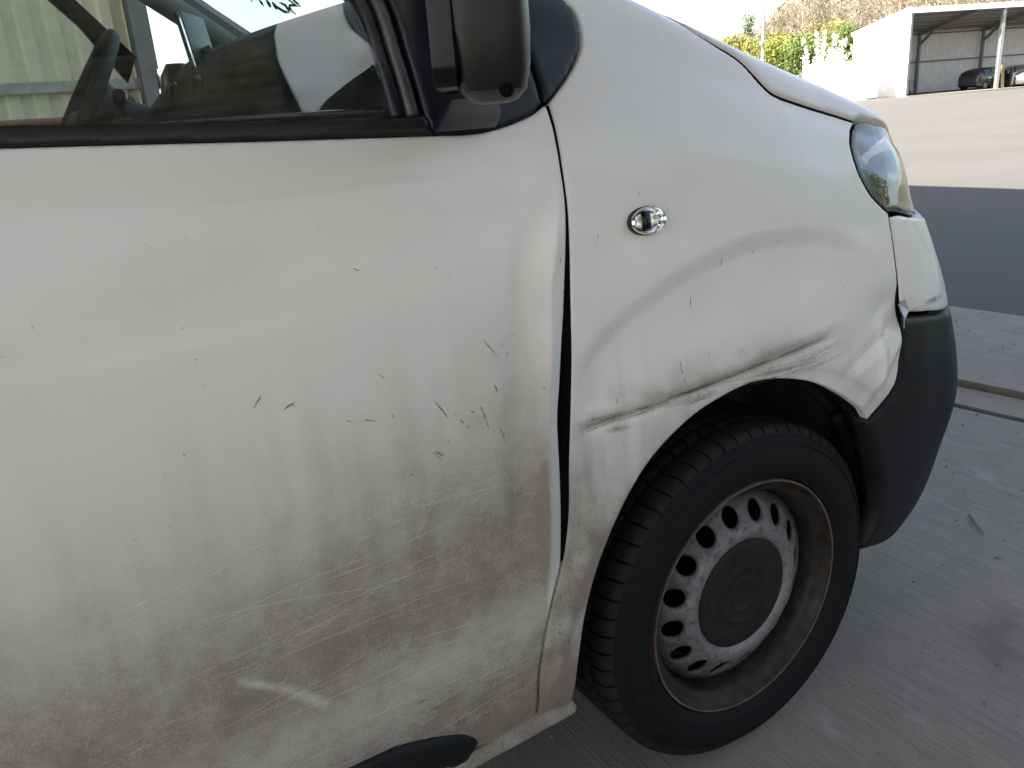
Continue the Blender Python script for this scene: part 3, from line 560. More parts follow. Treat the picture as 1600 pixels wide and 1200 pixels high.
# torn tab of sheet metal where wing, bumper cover and lower bumper meet
tv = []; tf = []
for k, (u0, v0, o0) in enumerate(((.352, 3.30, .004), (.364, 3.34, .010), (.372, 3.20, .012), (.366, 3.08, .006), (.355, 3.02, .012), (.348, 3.14, .016))):
    p = S([u0], [v0])[0]+normal(np.array([u0]), np.array([v0]))[0]*o0; tv.append(tuple(p))
tv += [(x+.002, y+.004, z-.001) for x, y, z in tv]
vpart(raw('torn_tab', tv, [(0, 1, 2), (0, 2, 5), (2, 3, 5), (3, 4, 5), (6, 8, 7), (6, 11, 8), (8, 11, 9), (9, 11, 10), (0, 6, 7, 1), (1, 7, 8, 2), (2, 8, 9, 3), (3, 9, 10, 4), (4, 10, 11, 5), (5, 11, 6, 0)], M['galv'], None, False))
# side repeater
rep = empty('side_indicator'); vpart(rep)
cu = Vector(S([-.238], [4.70])[0])+Vector(normal(np.array([-.238]), np.array([4.70]))[0])*.006; nr = Vector(normal(np.array([-.238]), np.array([4.70]))[0])
Rm = Matrix.Translation(cu) @ Matrix((Vector((1, 0, 0)), nr.cross(Vector((1, 0, 0))).normalized()*-1, nr)).transposed().to_4x4()
def oval(prof, n=48, a=.0300, b=.0185):
    V = []; F = []
    for r, h in prof:
        for k in range(n):
            t = 2*math.pi*k/n; V.append((a*r*math.cos(t), b*r*math.sin(t), h))
    for i in range(len(prof)-1):
        for k in range(n): F.append((i*n+k, i*n+(k+1) % n, (i+1)*n+(k+1) % n, (i+1)*n+k))
    m = MB(); m.add(V, F); return m
for nm, pr, mt in (('gasket', [(1.04, -.006), (1.06, .001), (1.0, .002)], 'rubber'), ('bezel', [(1.0, -.004), (1.01, .004), (.94, .0065), (.88, .0045), (.86, .001)], 'chrome'), ('reflector', [(.88, .003), (.75, -.003), (.45, -.006), (.001, -.007)], 'chrome'), ('lens', [(.90, .004), (.8, .0075), (.55, .0105), (.25, .012), (.001, .0122)], 'clearlens')):
    o = oval(pr).build(nm, M[mt], rep, True); o.matrix_local = Rm
o = MB().box((-.003, 0, .001), (.0085, .021, .006)).build('bulb_holder', M['blackhole'], rep, bevel=.001); o.matrix_local = Rm
o = MB().box((.009, 0, .001), (.012, .018, .005)).build('facet', M['chrome'], rep, bevel=.0015); o.matrix_local = Rm
o = MB().prism([(-.024, -.006), (-.012, -.011), (-.012, .011), (-.024, .006)], 'z', -.002, .002).build('facet', M['chrome'], rep, bevel=.001); o.matrix_local = Rm

# ------------------------------------------------------------------ scratches and chips: hair-thin ribbons lying on the paint
def ribbons(name, segs, mat, parent, disp, w0, jag=.5, off=.0004, seed=0, gaps=0., bow=0.):
    rg = random.Random(seed); V = []; F = []; UV = []
    for s in segs:
        L = math.hypot(s[2]-s[0], s[3]-s[1])+1e-6; n = max(2, int(L/.0035)+1); nx, nz = -(s[3]-s[1])/L, (s[2]-s[0])/L; st = s[5] if len(s) > 5 else 1.; bw = rg.uniform(-bow, bow)*L; run = []
        for i in range(n+1):
            t = i/n; w = w0*st*(.25+.75*math.sin(math.pi*min(max(t, .06), .94)))*(1-jag*rg.random()); j = rg.gauss(0, w0*.25); b = bw*math.sin(math.pi*t)+j
            if gaps and rg.random() < gaps and 0 < i < n: run.append(None); continue
            u, z = s[0]+(s[2]-s[0])*t+nx*b, s[1]+(s[3]-s[1])*t+nz*b; run.append(((u+nx*w/2, z+nz*w/2), (u-nx*w/2, z-nz*w/2)))
        for a, c in zip(run, run[1:]):
            if a and c: k = len(UV); UV.extend([a[0], a[1], c[1], c[0]]); F.append((k, k+1, k+2, k+3))
    if not UV: return
    UV = np.array(UV); u, z = UV[:, 0], UV[:, 1]; v = np.interp(z, _zt[:1400], np.linspace(0, 9.9, 2000)[:1400])
    for _ in range(4):   # solve v for the wanted height
        zz = S(u, v)[:, 2]; v = v+(z-zz)/np.maximum((S(u, v+.02)[:, 2]-zz)/.02, .02)
    X = S(u, v); X = X+normal(u, v)*(disp(u, X[:, 2])+off)[:, None]
    o = raw(name, X, F, mat, parent, False); o['kind'] = 'stuff'; return o
isdoor = lambda s: max(s[0], s[2]) < ridge_u(s[1])-.003 or s[1] > 1.0 and s[0] < -.38
MK_D = simple('chip_dark', (.085, .073, .064), .7, var=.3); MK_L = simple('scratch_pale', (.62, .60, .56), .6, var=.1); MK_B = simple('grime', (.10, .075, .06), .9, var=.3)
archok = lambda s: math.hypot(s[2], s[3]-.335) > .43 and math.hypot(s[0], s[1]-.335) > .43 and s[0] > np.interp(s[1], [.3, .55, .8, 1.1], [-.44, -.40, -.375, -.35])
ribbons('paint_chips', [s for s in DARK if isdoor(s)]+[s for s in SPECK if s[0] < -.47], MK_D, door, door_disp, .0017, .75, seed=1, gaps=.18)
ribbons('paint_chips', [s for s in DARK if not isdoor(s) and archok(s)]+[s for s in SPECK if s[0] > -.33 and archok(s)], MK_D, fender, fender_disp, .0017, .8, seed=2, gaps=.3)
ribbons('fine_scratches', [s for s in HAIR if s[2] < -.45 and s[3] < .86], MK_L, door, door_disp, .0010, .5, seed=3, bow=.04)
ribbons('grime_runs', [s for s in DRIP if archok(s)], MK_B, fender, fender_disp, .0012, .7, seed=4, gaps=.35)
_r2 = random.Random(8); SPL = []
for i in range(260):
    u0 = _r2.uniform(-.80, -.47); z0 = _r2.uniform(.30, .46)-.05*(-.47-u0); L = abs(_r2.gauss(0, .010))+.003; SPL.append((u0, z0, u0+L, z0+L*_r2.gauss(.0, .12), .002, _r2.uniform(.4, 1)))
ribbons('road_splashes', [s for s in SPL if s[2] < -.468], MK_B, door, door_disp, .0016, .8, seed=5, gaps=.3)
SPL = []
for i in range(150):
    u0 = _r2.uniform(-.44, -.38); z0 = _r2.uniform(.32, .66); L = abs(_r2.gauss(0, .012))+.003; a = _r2.gauss(-1.15, .3); SPL.append((u0, z0, u0+L*math.cos(a), z0+L*math.sin(a), .002, _r2.uniform(.4, 1)))
ribbons('road_splashes', [s for s in SPL if math.hypot(s[2], s[3]-.335) > .40 and math.hypot(s[0], s[1]-.335) > .40 and s[0] > np.interp(s[1], [.3, .435, .535, .6, .7], [-.452, -.447, -.42, -.40, -.388]) and s[3] > .30], MK_B, fender, fender_disp, .0015, .8, seed=6, gaps=.3)
ribbons('scuff_lines', [(a+_r2.gauss(0, .01), b+_r2.gauss(0, .005), c+_r2.gauss(0, .01), d+_r2.gauss(0, .005), .001, _r2.uniform(.3, 1)) for a, b, c, d, *_ in SMEAR[:8] for k in range(5)], MK_B, fender, fender_disp, .0014, .8, seed=7, gaps=.12, bow=.03)
# ------------------------------------------------------------------ front wheel
WZ = .3225; TR = .3225
wheel = empty('wheel', (0, 0, 0)); vpart(wheel); wheel.location = (0, 0, WZ)
wheel['label'] = 'front wheel with bare rusty steel rim and worn tyre'
def tyre(seed, parent):
    N_ = 160; mb = MB()
    mb.lathe([(.2262, .030), (.2258, .010), (.2262, .000), (.232, -.006), (.250, -.0125), (.272, -.0145), (.290, -.0095), (.3005, -.002), (.3070, .0045), (.3125, .012), (.3145, .022), (.3145, .188), (.3125, .198), (.300, .212), (.272, .224), (.235, .216), (.226, .19)], N_)
    # raised lettering rings on the wall
    mb.lathe([(.2405, -.0092), (.2420, -.0112), (.2450, -.0122), (.2465, -.0118)], N_); mb.lathe([(.2895, -.0098), (.2905, -.0118), (.2925, -.0105), (.2935, -.0080)], N_)
    dust = [0.]*len(mb.V)
    def block(a0, a1, y0, y1, r1, skew=0, edge=None):
        n = 3; V = []; F = []
        cols = [(y0, r1-.0015), (y0+.004, r1), (y1-.004, r1), (y1, r1-.0015)]
        if edge == 0: cols = [(.0015, .3005), (.0045, .3105), (.010, .3175), (.020, r1-.0005), (y1-.003, r1), (y1, r1-.001)]
        if edge == 1: cols = [(y0, r1-.001), (y0+.003, r1), (.190, r1-.0005), (.2000, .3175), (.206, .3105), (.209, .3005)]
        for i in range(n):
            for (y, r) in cols:
                t = a0+(a1-a0)*i/(n-1)+skew*(y-.1); V.append((math.cos(t)*r, y, math.sin(t)*r))
        k = len(cols)
        for i in range(n-1):
            for j in range(k-1): F.append((i*k+j, i*k+j+1, (i+1)*k+j+1, (i+1)*k+j))
        base = len(V)
        for i in range(n):
            for (y, r) in cols: t = a0+(a1-a0)*i/(n-1)+skew*(y-.1); V.append((math.cos(t)*(r-.012), y, math.sin(t)*(r-.012)))
        for i in range(n-1):
            F += [(i*k, (i+1)*k, base+(i+1)*k, base+i*k), ((i+1)*k+k-1, i*k+k-1, base+i*k+k-1, base+(i+1)*k+k-1)]
        for i, s in ((0, 1), (n-1, -1)):
            for j in range(k-1): F.append((i*k+j, i*k+j+1, base+i*k+j+1, base+i*k+j)[::s])
        mb.add(V, F); dust.extend([.9]*(n*k)+[.1]*(n*k))
    rr = random.Random(seed); nb = 62; a = 0; step = 2*math.pi/nb
    for i in range(nb):
        g = .055
        for (y0, y1, sk, ph, ed) in ((.0, .050, .9, 0, 0), (.056, .080, -1.2, .3, None), (.0845, .120, 1.2, .6, None), (.1245, .148, -1.2, .2, None), (.154, .21, .9, .5, 1)):
            a0 = (i+ph)*step
            m3 = 1
            # sipes: thin dark slips on the lug paint the shade of narrow cuts
            cuts = [(0, 1-2.6*g)]
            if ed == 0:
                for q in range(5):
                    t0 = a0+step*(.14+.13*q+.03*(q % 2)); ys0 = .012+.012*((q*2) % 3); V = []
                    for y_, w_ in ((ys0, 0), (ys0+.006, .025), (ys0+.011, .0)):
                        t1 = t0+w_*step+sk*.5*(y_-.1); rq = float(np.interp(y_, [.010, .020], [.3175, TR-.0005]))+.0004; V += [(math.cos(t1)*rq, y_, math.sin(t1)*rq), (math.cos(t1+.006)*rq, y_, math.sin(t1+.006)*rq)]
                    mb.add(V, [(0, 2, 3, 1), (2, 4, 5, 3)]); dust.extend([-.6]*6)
            for (c0, c1) in cuts: block(a0+c0*step, a0+c1*step, y0, y1, TR, sk*.5, ed)
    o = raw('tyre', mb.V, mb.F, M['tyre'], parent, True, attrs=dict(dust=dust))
    bm = bmesh.new(); bm.from_mesh(o.data); bmesh.ops.recalc_face_normals(bm, faces=bm.faces); bm.to_mesh(o.data); bm.free()
    try: o.data.set_sharp_from_angle(angle=math.radians(40))
    except Exception: pass
    return o
ty = tyre(1, wheel)
mb = MB(); prof = [(.2225, .012), (.2238, .004), (.2228, -.0015), (.2195, -.0022), (.2165, .001), (.2130, .008), (.2065, .014), (.2000, .017), (.1955, .026), (.1925, .040), (.1900, .056), (.1880, .075), (.1875, .12), (.1900, .19), (.21, .20)]
mb.lathe(prof, 128); rust = []
for r, h in prof: rust += [(.35 if h < .0 else (.8 if r > .2155 else (.75 if h < .02 else .95)))]*128
raw('rim_barrel', mb.V, mb.F, M['barrel'], wheel, True, attrs=dict(rust=np.array(rust)*(.8+.2*np.sin(np.arange(len(rust))*.37)**2)))
# pressed disc with a ring of holes
def disc_y(r): return np.interp(r, [.085, .098, .104, .112, .120, .130, .148, .166, .180, .1905], [.030, .028, .0200, .0125, .0100, .0120, .0210, .0330, .0430, .0500])
RO, RI, NH = .1895, .088, 16
ring = lambda r, n, a=0: [(r*math.cos(2*math.pi*k/n+a), r*math.sin(2*math.pi*k/n+a)) for k in range(n)]
pts = []; edges = []
def loop(P):
    b = len(pts); pts.extend(P); edges.extend([(b+i, b+(i+1) % len(P)) for i in range(len(P))])
loop(ring(RO, 128)); loop(ring(RI, 96)); HC = []
for k in range(NH):
    a = 2*math.pi*(k+.3)/NH; hc = (.1545*math.cos(a), .1545*math.sin(a)); HC.append(hc); loop([(hc[0]+.0180*math.cos(t), hc[1]+.0180*math.sin(t)) for t in np.linspace(0, 2*math.pi, 28, endpoint=False)])
for r in np.arange(.092, .188, .0045):
    for k in range(110):
        p = (r*math.cos(2*math.pi*(k+(r*1000 % 2)*.5)/110), r*math.sin(2*math.pi*(k+(r*1000 % 2)*.5)/110))
        if min(math.hypot(p[0]-h[0], p[1]-h[1]) for h in HC) > .0200: pts.append(p)
vo, eo, fo, *_ = delaunay_2d_cdt([Vector(p) for p in pts], edges, [], 0, 1e-7)
V2 = np.array([tuple(p) for p in vo]); keep = []
for f in fo:
    c = V2[list(f)].mean(0); rr = math.hypot(*c)
    if rr < RI or rr > RO or min(math.hypot(c[0]-h[0], c[1]-h[1]) for h in HC) < .0178: continue
    keep.append(tuple(f))
rr = np.hypot(V2[:, 0], V2[:, 1]); hd = np.min([np.hypot(V2[:, 0]-h[0], V2[:, 1]-h[1]) for h in HC], 0)
yy = disc_y(rr)+.004*np.clip(1-(hd-.0180)/.004, 0, 1)**2
V3 = [(p[0], y, p[1]) for p, y in zip(V2, yy)]
cnt = {}
for f in keep:
    for a, b in zip(f, f[1:]+f[:1]): cnt[(a, b)] = 1
be = [(a, b) for a, b in cnt if (b, a) not in cnt]; n0 = len(V3); idx = sorted({a for e in be for a in e}); mp = {a: n0+i for i, a in enumerate(idx)}
V3 += [(V3[a][0], V3[a][1]+.006, V3[a][2]) for a in idx]; keep += [(b, a, mp[a], mp[b]) for a, b in be]
ru = np.concatenate([np.clip(-.08+.38*sstep(.122, .158, rr)+.45*sstep(.160, .188, rr)+.3*fbm(V2[:, 0]*40+50, V2[:, 1]*40+50, 3), 0, 1), np.full(len(idx), .9)])
raw('rim_disc', V3, keep, M['rim'], wheel, True, attrs=dict(rust=ru))
MB().lathe([(.2242, .003), (.2232, -.0026), (.2205, -.0028), (.2190, -.0012)], 128).build('rim_flange', M['rustc'], wheel, True)
MB().tube([(.135, .048, -.150), (.137, .030, -.152), (.138, .014, -.1535)], [.0045, .0045, .0035], 10).build('valve_stem', M['rubber'], wheel, True)
hub = MB().lathe([(.1050, .024), (.1055, .0165), (.1030, .0145), (.094, .0135), (.075, .0125), (.0585, .0125), (.0560, .0110), (.0535, .0108), (.0515, .0120), (.034, .0120), (.0320, .0106), (.0305, .0106), (.029, .0117), (.012, .0117), (.0005, .0117)], 72).build('hub_cap', M['hubcap'], wheel, True)
for k in range(5):
    a = 2*math.pi*k/5+.5; MB().lathe([(.0115, .0145), (.0112, .0118), (.0095, .0108), (.0085, .0114), (.0045, .0117), (.0003, .0117)], 20, (.0755*math.cos(a), 0, .0755*math.sin(a))).build('bolt_cover', M['hubcap'], wheel, True)
MB().lathe([(.0005, .10), (.16, .10), (.16, .13), (.0005, .13)], 48).build('brake_disc', M['blackhole'], wheel, True)  # disc and hub carrier blackened: painted shade behind the wheel holes
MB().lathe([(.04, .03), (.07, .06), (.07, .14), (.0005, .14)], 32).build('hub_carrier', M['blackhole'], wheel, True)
# arch liner, wheel well
mb = MB(); n = 36; V = []; F = []
prof = [(.035, .402), (.040, .408), (.06, .412), (.12, .418), (.22, .418), (.32, .40)]
for (y, r) in prof:
    for k in range(n+1):
        a = math.radians(-4+190*k/n); w = 1+.012*math.sin(k*2.6); V.append((.0+r*w*math.cos(a)*1.0, y, .335+r*w*math.sin(a)))
for i in range(len(prof)-1):
    for k in range(n): F.append((i*(n+1)+k, i*(n+1)+k+1, (i+1)*(n+1)+k+1, (i+1)*(n+1)+k))
mb.add(V, F); mb.box((0, .33, .45), (1.0, .02, .62)); vpart(mb.build('wheel_arch_liner', M['liner'], None, True, recalc=False))
mb = MB()
for k in range(3): a = math.radians(18+12*k); mb.tube([(.345*math.cos(a)+.03, .012+.02*k, .335+.36*math.sin(a)), (.352*math.cos(a)+.034, .03+.02*k, .335+.368*math.sin(a))], .011, 12)
mb.tube([(.392*math.cos(t), .03, .335+.396*math.sin(t)) for t in np.radians(np.linspace(-3, 45, 14))], .012, 8); mb.tube([(.386*math.cos(t), .075, .335+.39*math.sin(t)) for t in np.radians(np.linspace(-3, 60, 16))], .014, 8)
vpart(mb.build('liner_edge', M['bumper'], None, True))
for k, a in enumerate(np.radians((24, 6))):
    o = MB().lathe([(.0005, -.006), (.006, -.004), (.008, .002)], 14, (.372*math.cos(a)+.006, .030, .335+.376*math.sin(a))).build('liner_clip', M['rustc'], None, True); vpart(o)
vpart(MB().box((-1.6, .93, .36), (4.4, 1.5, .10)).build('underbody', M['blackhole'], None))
vpart(MB().box((.0, .93, .30), (.12, 1.6, .10)).build('front_axle', M['rustc'], None, bevel=.02))
# ------------------------------------------------------------------ door mirror
mir = empty('door_mirror'); vpart(mir)
def rbox(levels, n=56, p=3.2):
    """superellipse sections stacked along z: (z, cx, cy, rx, ry, rot)"""
    V = []; F = []
    for z, cx, cy, rx, ry, ro in levels:
        for k in range(n):
            t = 2*math.pi*k/n; c, s_ = math.cos(t), math.sin(t); x = rx*math.copysign(abs(c)**(2/p), c); y = ry*math.copysign(abs(s_)**(2/p), s_)
            V.append((cx+x*math.cos(ro)-y*math.sin(ro), cy+x*math.sin(ro)+y*math.cos(ro), z))
    for i in range(len(levels)-1):
        for k in range(n): F.append((i*n+k, i*n+(k+1) % n, (i+1)*n+(k+1) % n, (i+1)*n+k))
    F += [tuple(range(n))[::-1], tuple(range((len(levels)-1)*n, len(levels)*n))]
    m = MB(); m.add(V, F); return m
ro = math.radians(-30)       # the mirror head is turned in toward the driver
hx, hy = -.514, -.100
rbox([(1.193, hx+.004, hy+.006, .014, .070, ro), (1.196, hx+.003, hy+.004, .024, .088, ro), (1.206, hx, hy, .034, .101, ro), (1.228, hx-.001, hy, .0395, .109, ro), (1.26, hx-.002, hy, .042, .113, ro), (1.33, hx-.004, hy, .042, .114, ro), (1.40, hx-.008, hy, .038, .111, ro), (1.44, hx-.010, hy, .032, .104, ro), (1.458, hx-.012, hy, .030, .088, ro), (1.464, hx-.012, hy, .014, .06, ro)], p=5).build('housing', M['mirrorhouse'], mir, True)
R2 = Matrix.Translation((hx, hy, 0)) @ Matrix.Rotation(ro, 4, 'Z')
def mbar(pts, name, mat, bev=0):
    o = pts.build(name, M[mat], mir, bevel=bev); o.matrix_local = R2; return o
# bezel frame round the glass, a shade proud of the shell
fr = [(-.098, 1.209), (.094, 1.205), (.106, 1.216), (.109, 1.39), (.099, 1.442), (.085, 1.450), (-.075, 1.450), (-.100, 1.435), (-.112, 1.40), (-.113, 1.226)]
mb = MB(); inn = [(x*.90, 1.323+(z-1.323)*.92) for x, z in fr]; n = len(fr)
mb.add([(-.034, x*.985, 1.323+(z-1.323)*.985) for x, z in fr]+[(-.056, x*.985, 1.323+(z-1.323)*.99) for x, z in fr]+[(-.056, x, z) for x, z in inn]+[(-.048, x, z) for x, z in inn], [(r*n+i, r*n+(i+1) % n, (r+1)*n+(i+1) % n, (r+1)*n+i) for r in range(3) for i in range(n)])
mbar(mb, 'bezel', 'mirrorhouse', .003)
o = MB().prism([(x*.99, (z-1.323)*.985) for x, z in inn], 'x', -.002, .002).build('mirror_glass', M['mirror'], mir); o.matrix_local = R2 @ Matrix.Translation((-.045, 0, 1.323)) @ Matrix.Rotation(math.radians(-7), 4, 'Y')
mbar(MB().prism([(-.05, 1.2105), (.0, 1.2065), (.0, 1.2075), (-.05, 1.2115)], 'x', -.03, .03), 'seam', 'blackhole')
o = rbox([(1.166, -.492, .014, .040, .018, -.15), (1.176, -.494, -.002, .038, .022, -.2), (1.186, -.500, -.022, .034, .032, -.3), (1.200, -.510, -.05, .026, .05, -.5)]).build('arm', M['trim'], mir, True)
o = MB().lathe([(.0005, -.001), (.005, -.001), (.0065, .001), (.007, .003)], 16).build('drain_plug', M['blackhole'], mir, True); o.matrix_local = R2 @ Matrix.Translation((.012, -.1035, 1.205))
# ------------------------------------------------------------------ glass, pillars, roof, cab
def side_a(z): return np.interp(z, [1.1, 1.15, 1.18, 1.25, 1.40, 1.60, 1.80], [.03, .04, .049, .075, .125, .192, .27])
def side_sheet(name, poly, mat, parent=None, off=0., thick=.004, mirror=False, glazing=False):
    """flat-ish piece of the glasshouse side from an (x,z) outline, following its tumblehome"""
    P = contour_xz(poly); lo, hi = P.min(0), P.max(0); h = .03; G = []
    A, B = P, np.roll(P, -1, 0)
    for q in np.arange(lo[1]+h/2, hi[1], h):
        m = (A[:, 1] > q) != (B[:, 1] > q); xs = np.sort(A[m, 0]+(q-A[m, 1])/(B[m, 1]-A[m, 1])*(B[m, 0]-A[m, 0]))
        for i in range(0, len(xs)-1, 2): G += [(x, q) for x in np.arange(xs[i]+h/2, xs[i+1]-h/3, h)]
    vo, eo, fo, *_ = delaunay_2d_cdt([Vector(p) for p in P]+[Vector(p) for p in G], [], [list(range(len(P)))], 1, 1e-6)
    V = [(p[0], Y0+(.062+.26*(p[1]-1.18)+.10*max(0, p[1]-1.34) if glazing else side_a(p[1])-off), p[1]) for p in vo]; F = [tuple(f) for f in fo]
    n = len(V); cnt = {}
    for f in F:
        for a, b in zip(f, f[1:]+f[:1]): cnt[(a, b)] = 1
    if thick:
        V += [(p[0], p[1]+thick, p[2]) for p in V]; F = F+[tuple(i+n for i in f[::-1]) for f in F]+[(b, a, a+n, b+n) for a, b in cnt if (b, a) not in cnt]
    if mirror: V = [(x, 2*YC-y, z) for x, y, z in V]; F = [f[::-1] for f in F]
    return vpart(raw(name, V, F, mat, None, True), parent)
def contour_xz(poly, h=.02):
    P = np.array(poly, float); out = []
    for a, b in zip(P, np.roll(P, -1, 0)):
        n = max(1, int(np.hypot(*(b-a))/h)); out.append(a+(b-a)*(np.arange(n)/n)[:, None])
    return np.vstack(out)
WIN = [(-.560, 1.185), (-.566, 1.25), (-.580, 1.315), (-.68, 1.47), (-.80, 1.60), (-.95, 1.715), (-1.34, 1.735), (-1.345, 1.20)]
side_sheet('door_window', WIN, M['glass'], door, -.010, .004, glazing=True)
def strip(name, A, B, mat, parent, mirror=False, off=(.0, .0), thick=.03):
    V = []; F = []; n = len(A)
    for (x, z) in A: V.append((x, Y0+side_a(z)-off[0], z))
    for (x, z) in B: V.append((x, Y0+side_a(z)-off[1], z))
    V += [(x, y+thick, z) for x, y, z in V]
    for i in range(n-1): F += [(i, i+1, n+i+1, n+i), (2*n+i+1, 2*n+i, 3*n+i, 3*n+i+1), (i+1, i, 2*n+i, 2*n+i+1), (n+i, n+i+1, 3*n+i+1, 3*n+i)]
    F += [(0, n, 3*n, 2*n), (n-1, 3*n-1, 4*n-1, 2*n-1)]
    if mirror: V = [(x, 2*YC-y, z) for x, y, z in V]
    m = MB(); m.add(V, F); o = m.build(name, mat, None, True); return vpart(o, parent)
for mr, par in ((False, door), (True, None)):
    strip('window_frame', [(-.560, 1.38), (-.66, 1.49), (-.78, 1.62), (-.94, 1.745), (-1.38, 1.77), (-1.38, 1.19)], [(-.59, 1.315), (-.69, 1.46), (-.81, 1.585), (-.955, 1.70), (-1.34, 1.72), (-1.335, 1.20)], M['trim'], par, mr, (.006, .006), .03)
# A pillars, body colour outside, grey lining inside
for mr in (False, True):
    f = lambda p: (p[0], (2*YC-p[1]) if mr else p[1], p[2])
    mb = MB(); path = [(-.20, .120, 1.345), (-.36, .135, 1.455), (-.56, .165, 1.595), (-.76, .205, 1.735), (-.96, .265, 1.850)]; V = []; F = []
    sec = [(-.02, -.035), (.02, -.028), (.045, .03), (.02, .075), (-.02, .07), (-.045, .0)]
    for p in path:
        t = Vector((-.8, .05, .56)).normalized(); a = Vector((0, 1, 0)); b = t.cross(a).normalized()*-1
        for (s1, s2) in sec: q = Vector(p)+b*s1+a*s2; V.append(f(q))
    for i in range(len(path)-1):
        for k in range(6): F.append((i*6+k, i*6+(k+1) % 6, (i+1)*6+(k+1) % 6, (i+1)*6+k))
    mb.add(V, F); vpart(mb.build('windscreen_pillar', M['plainpaint'] if not mr else M['headlin'], None, True))
    mb = MB(); mb.tube([f((-.23, .19, 1.33)), f((-.56, .23, 1.560)), f((-.93, .31, 1.80))], [.03, .034, .036], 10); vpart(mb.build('pillar_lining', M['headlin'], None, True))
# windscreen and cowl
nu, nv = 24, 16; V = []; F = []
for j in range(nv+1):
    for i in range(nu+1):
        t = i/nu*2-1; s_ = j/nv; bulge = (1-t*t)
        x = (-.19+.22*bulge)*(1-s_)+(-.96+.10*bulge)*s_+.03*math.sin(math.pi*s_); z = 1.355*(1-s_)+1.865*s_+.035*math.sin(math.pi*s_)+.02*bulge*s_
        V.append((x, YC+t*(.755*(1-s_)+.640*s_), z))
for j in range(nv):
    for i in range(nu): F.append((j*(nu+1)+i, j*(nu+1)+i+1, (j+1)*(nu+1)+i+1, (j+1)*(nu+1)+i))
wso = vpart(raw('windscreen', V, F, M['wglass'], None, True))
def wsp(t, s_, o=.0015):
    b = 1-t*t; return Vector(((-.19+.22*b)*(1-s_)+(-.96+.10*b)*s_+.03*math.sin(math.pi*s_)+.55*o, YC+t*(.755*(1-s_)+.640*s_), 1.355*(1-s_)+1.865*s_+.035*math.sin(math.pi*s_)+.02*b*s_+.83*o))
mb = MB()
for s_, r in (([(.822, .226), (.823, .218)], .003), ([(.787, .22), (.792, .209), (.798, .198)], .0035), ([(.757, .214), (.767, .2), (.775, .189)], .005), ([(.745, .202), (.752, .189), (.76, .178)], .005), ([(.747, .192), (.747, .178), (.742, .166), (.733, .16), (.723, .16), (.713, .169), (.705, .185), (.715, .198)], .0035), ([(.705, .148), (.707, .16), (.7, .173), (.688, .181), (.673, .18), (.655, .171)], .0032), ([(.655, .171), (.66, .184), (.663, .201), (.664, .24)], .002), ([(.643, .24), (.643, .192), (.643, .18), (.648, .168)], .0028)):
    mb.tube([wsp(*p) for p in s_], [r*.5]+[r]*(len(s_)-2)+[r*.5], 6)
vpart(mb.build('marker_writing', M['ink'], None, True), wso)
V = []; F = []
for i in range(25):
    t = i/24*2-1; b = 1-t*t
    for (dx, z) in ((.02, 1.350), (.0, 1.362), (-.05, 1.352), (-.10, 1.345)): V.append((-.19+.22*b+dx, YC+t*.77, z))
for i in range(24):
    for k in range(3): F.append((i*4+k, i*4+k+1, i*4+k+5, i*4+k+4))
vpart(raw('cowl_panel', V, F, M['trim'], None, True))
# roof, rear body
sec = [(.27, 1.80), (.30, 1.85), (.36, 1.90), (.52, 1.935), (.75, 1.948), (.96, 1.95)]
def body_loft(name, xs, sec, mat):
    V = []; F = []; full = sec+[(2*.96-a, z) for a, z in sec[::-1][1:]]; n = len(full)
    for x in xs: V += [(x, Y0+a, z-(.0 if x < -1.2 else .35*max(0, x+1.1)**2)) for a, z in full]
    for i in range(len(xs)-1):
        for k in range(n-1): F.append((i*n+k, i*n+k+1, (i+1)*n+k+1, (i+1)*n+k))
    return vpart(raw(name, V, F, mat, None, True))
body_loft('roof', [-.93, -1.1, -1.5, -2.5, -3.6], sec, M['plainpaint'])
ls = [(.06, .22), (.02, .34), (0, .55), (0, .75), (.006, .93), (.018, 1.06), (.04, 1.15), (.075, 1.25), (.125, 1.40), (.192, 1.60), (.27, 1.80)]
for mr in (False, True):
    V = []; F = []; xs = [-1.39, -1.8, -2.4, -3.0, -3.6]; n = len(ls)
    for x in xs: V += [(x, (2*YC-(Y0+a)) if mr else Y0+a, z) for a, z in ls]
    for i in range(len(xs)-1):
        for k in range(n-1): F.append((i*n+k, i*n+k+1, (i+1)*n+k+1, (i+1)*n+k))
    vpart(raw('side_panel', V, F, M['plainpaint'], None, True))
vpart(MB().prism([(Y0+a, z) for a, z in ls+sec]+[(2*YC-(Y0+a), z) for a, z in (ls+sec)[::-1]], 'x', -3.62, -3.60).build('rear_doors', M['plainpaint'], None))
vpart(MB().prism([(Y0+a+.01, z) for a, z in ls+sec[1:]]+[(2*YC-(Y0+a+.01), z) for a, z in (ls+sec[1:])[::-1]], 'x', -1.66, -1.64).build('bulkhead', M['headlin'], None))
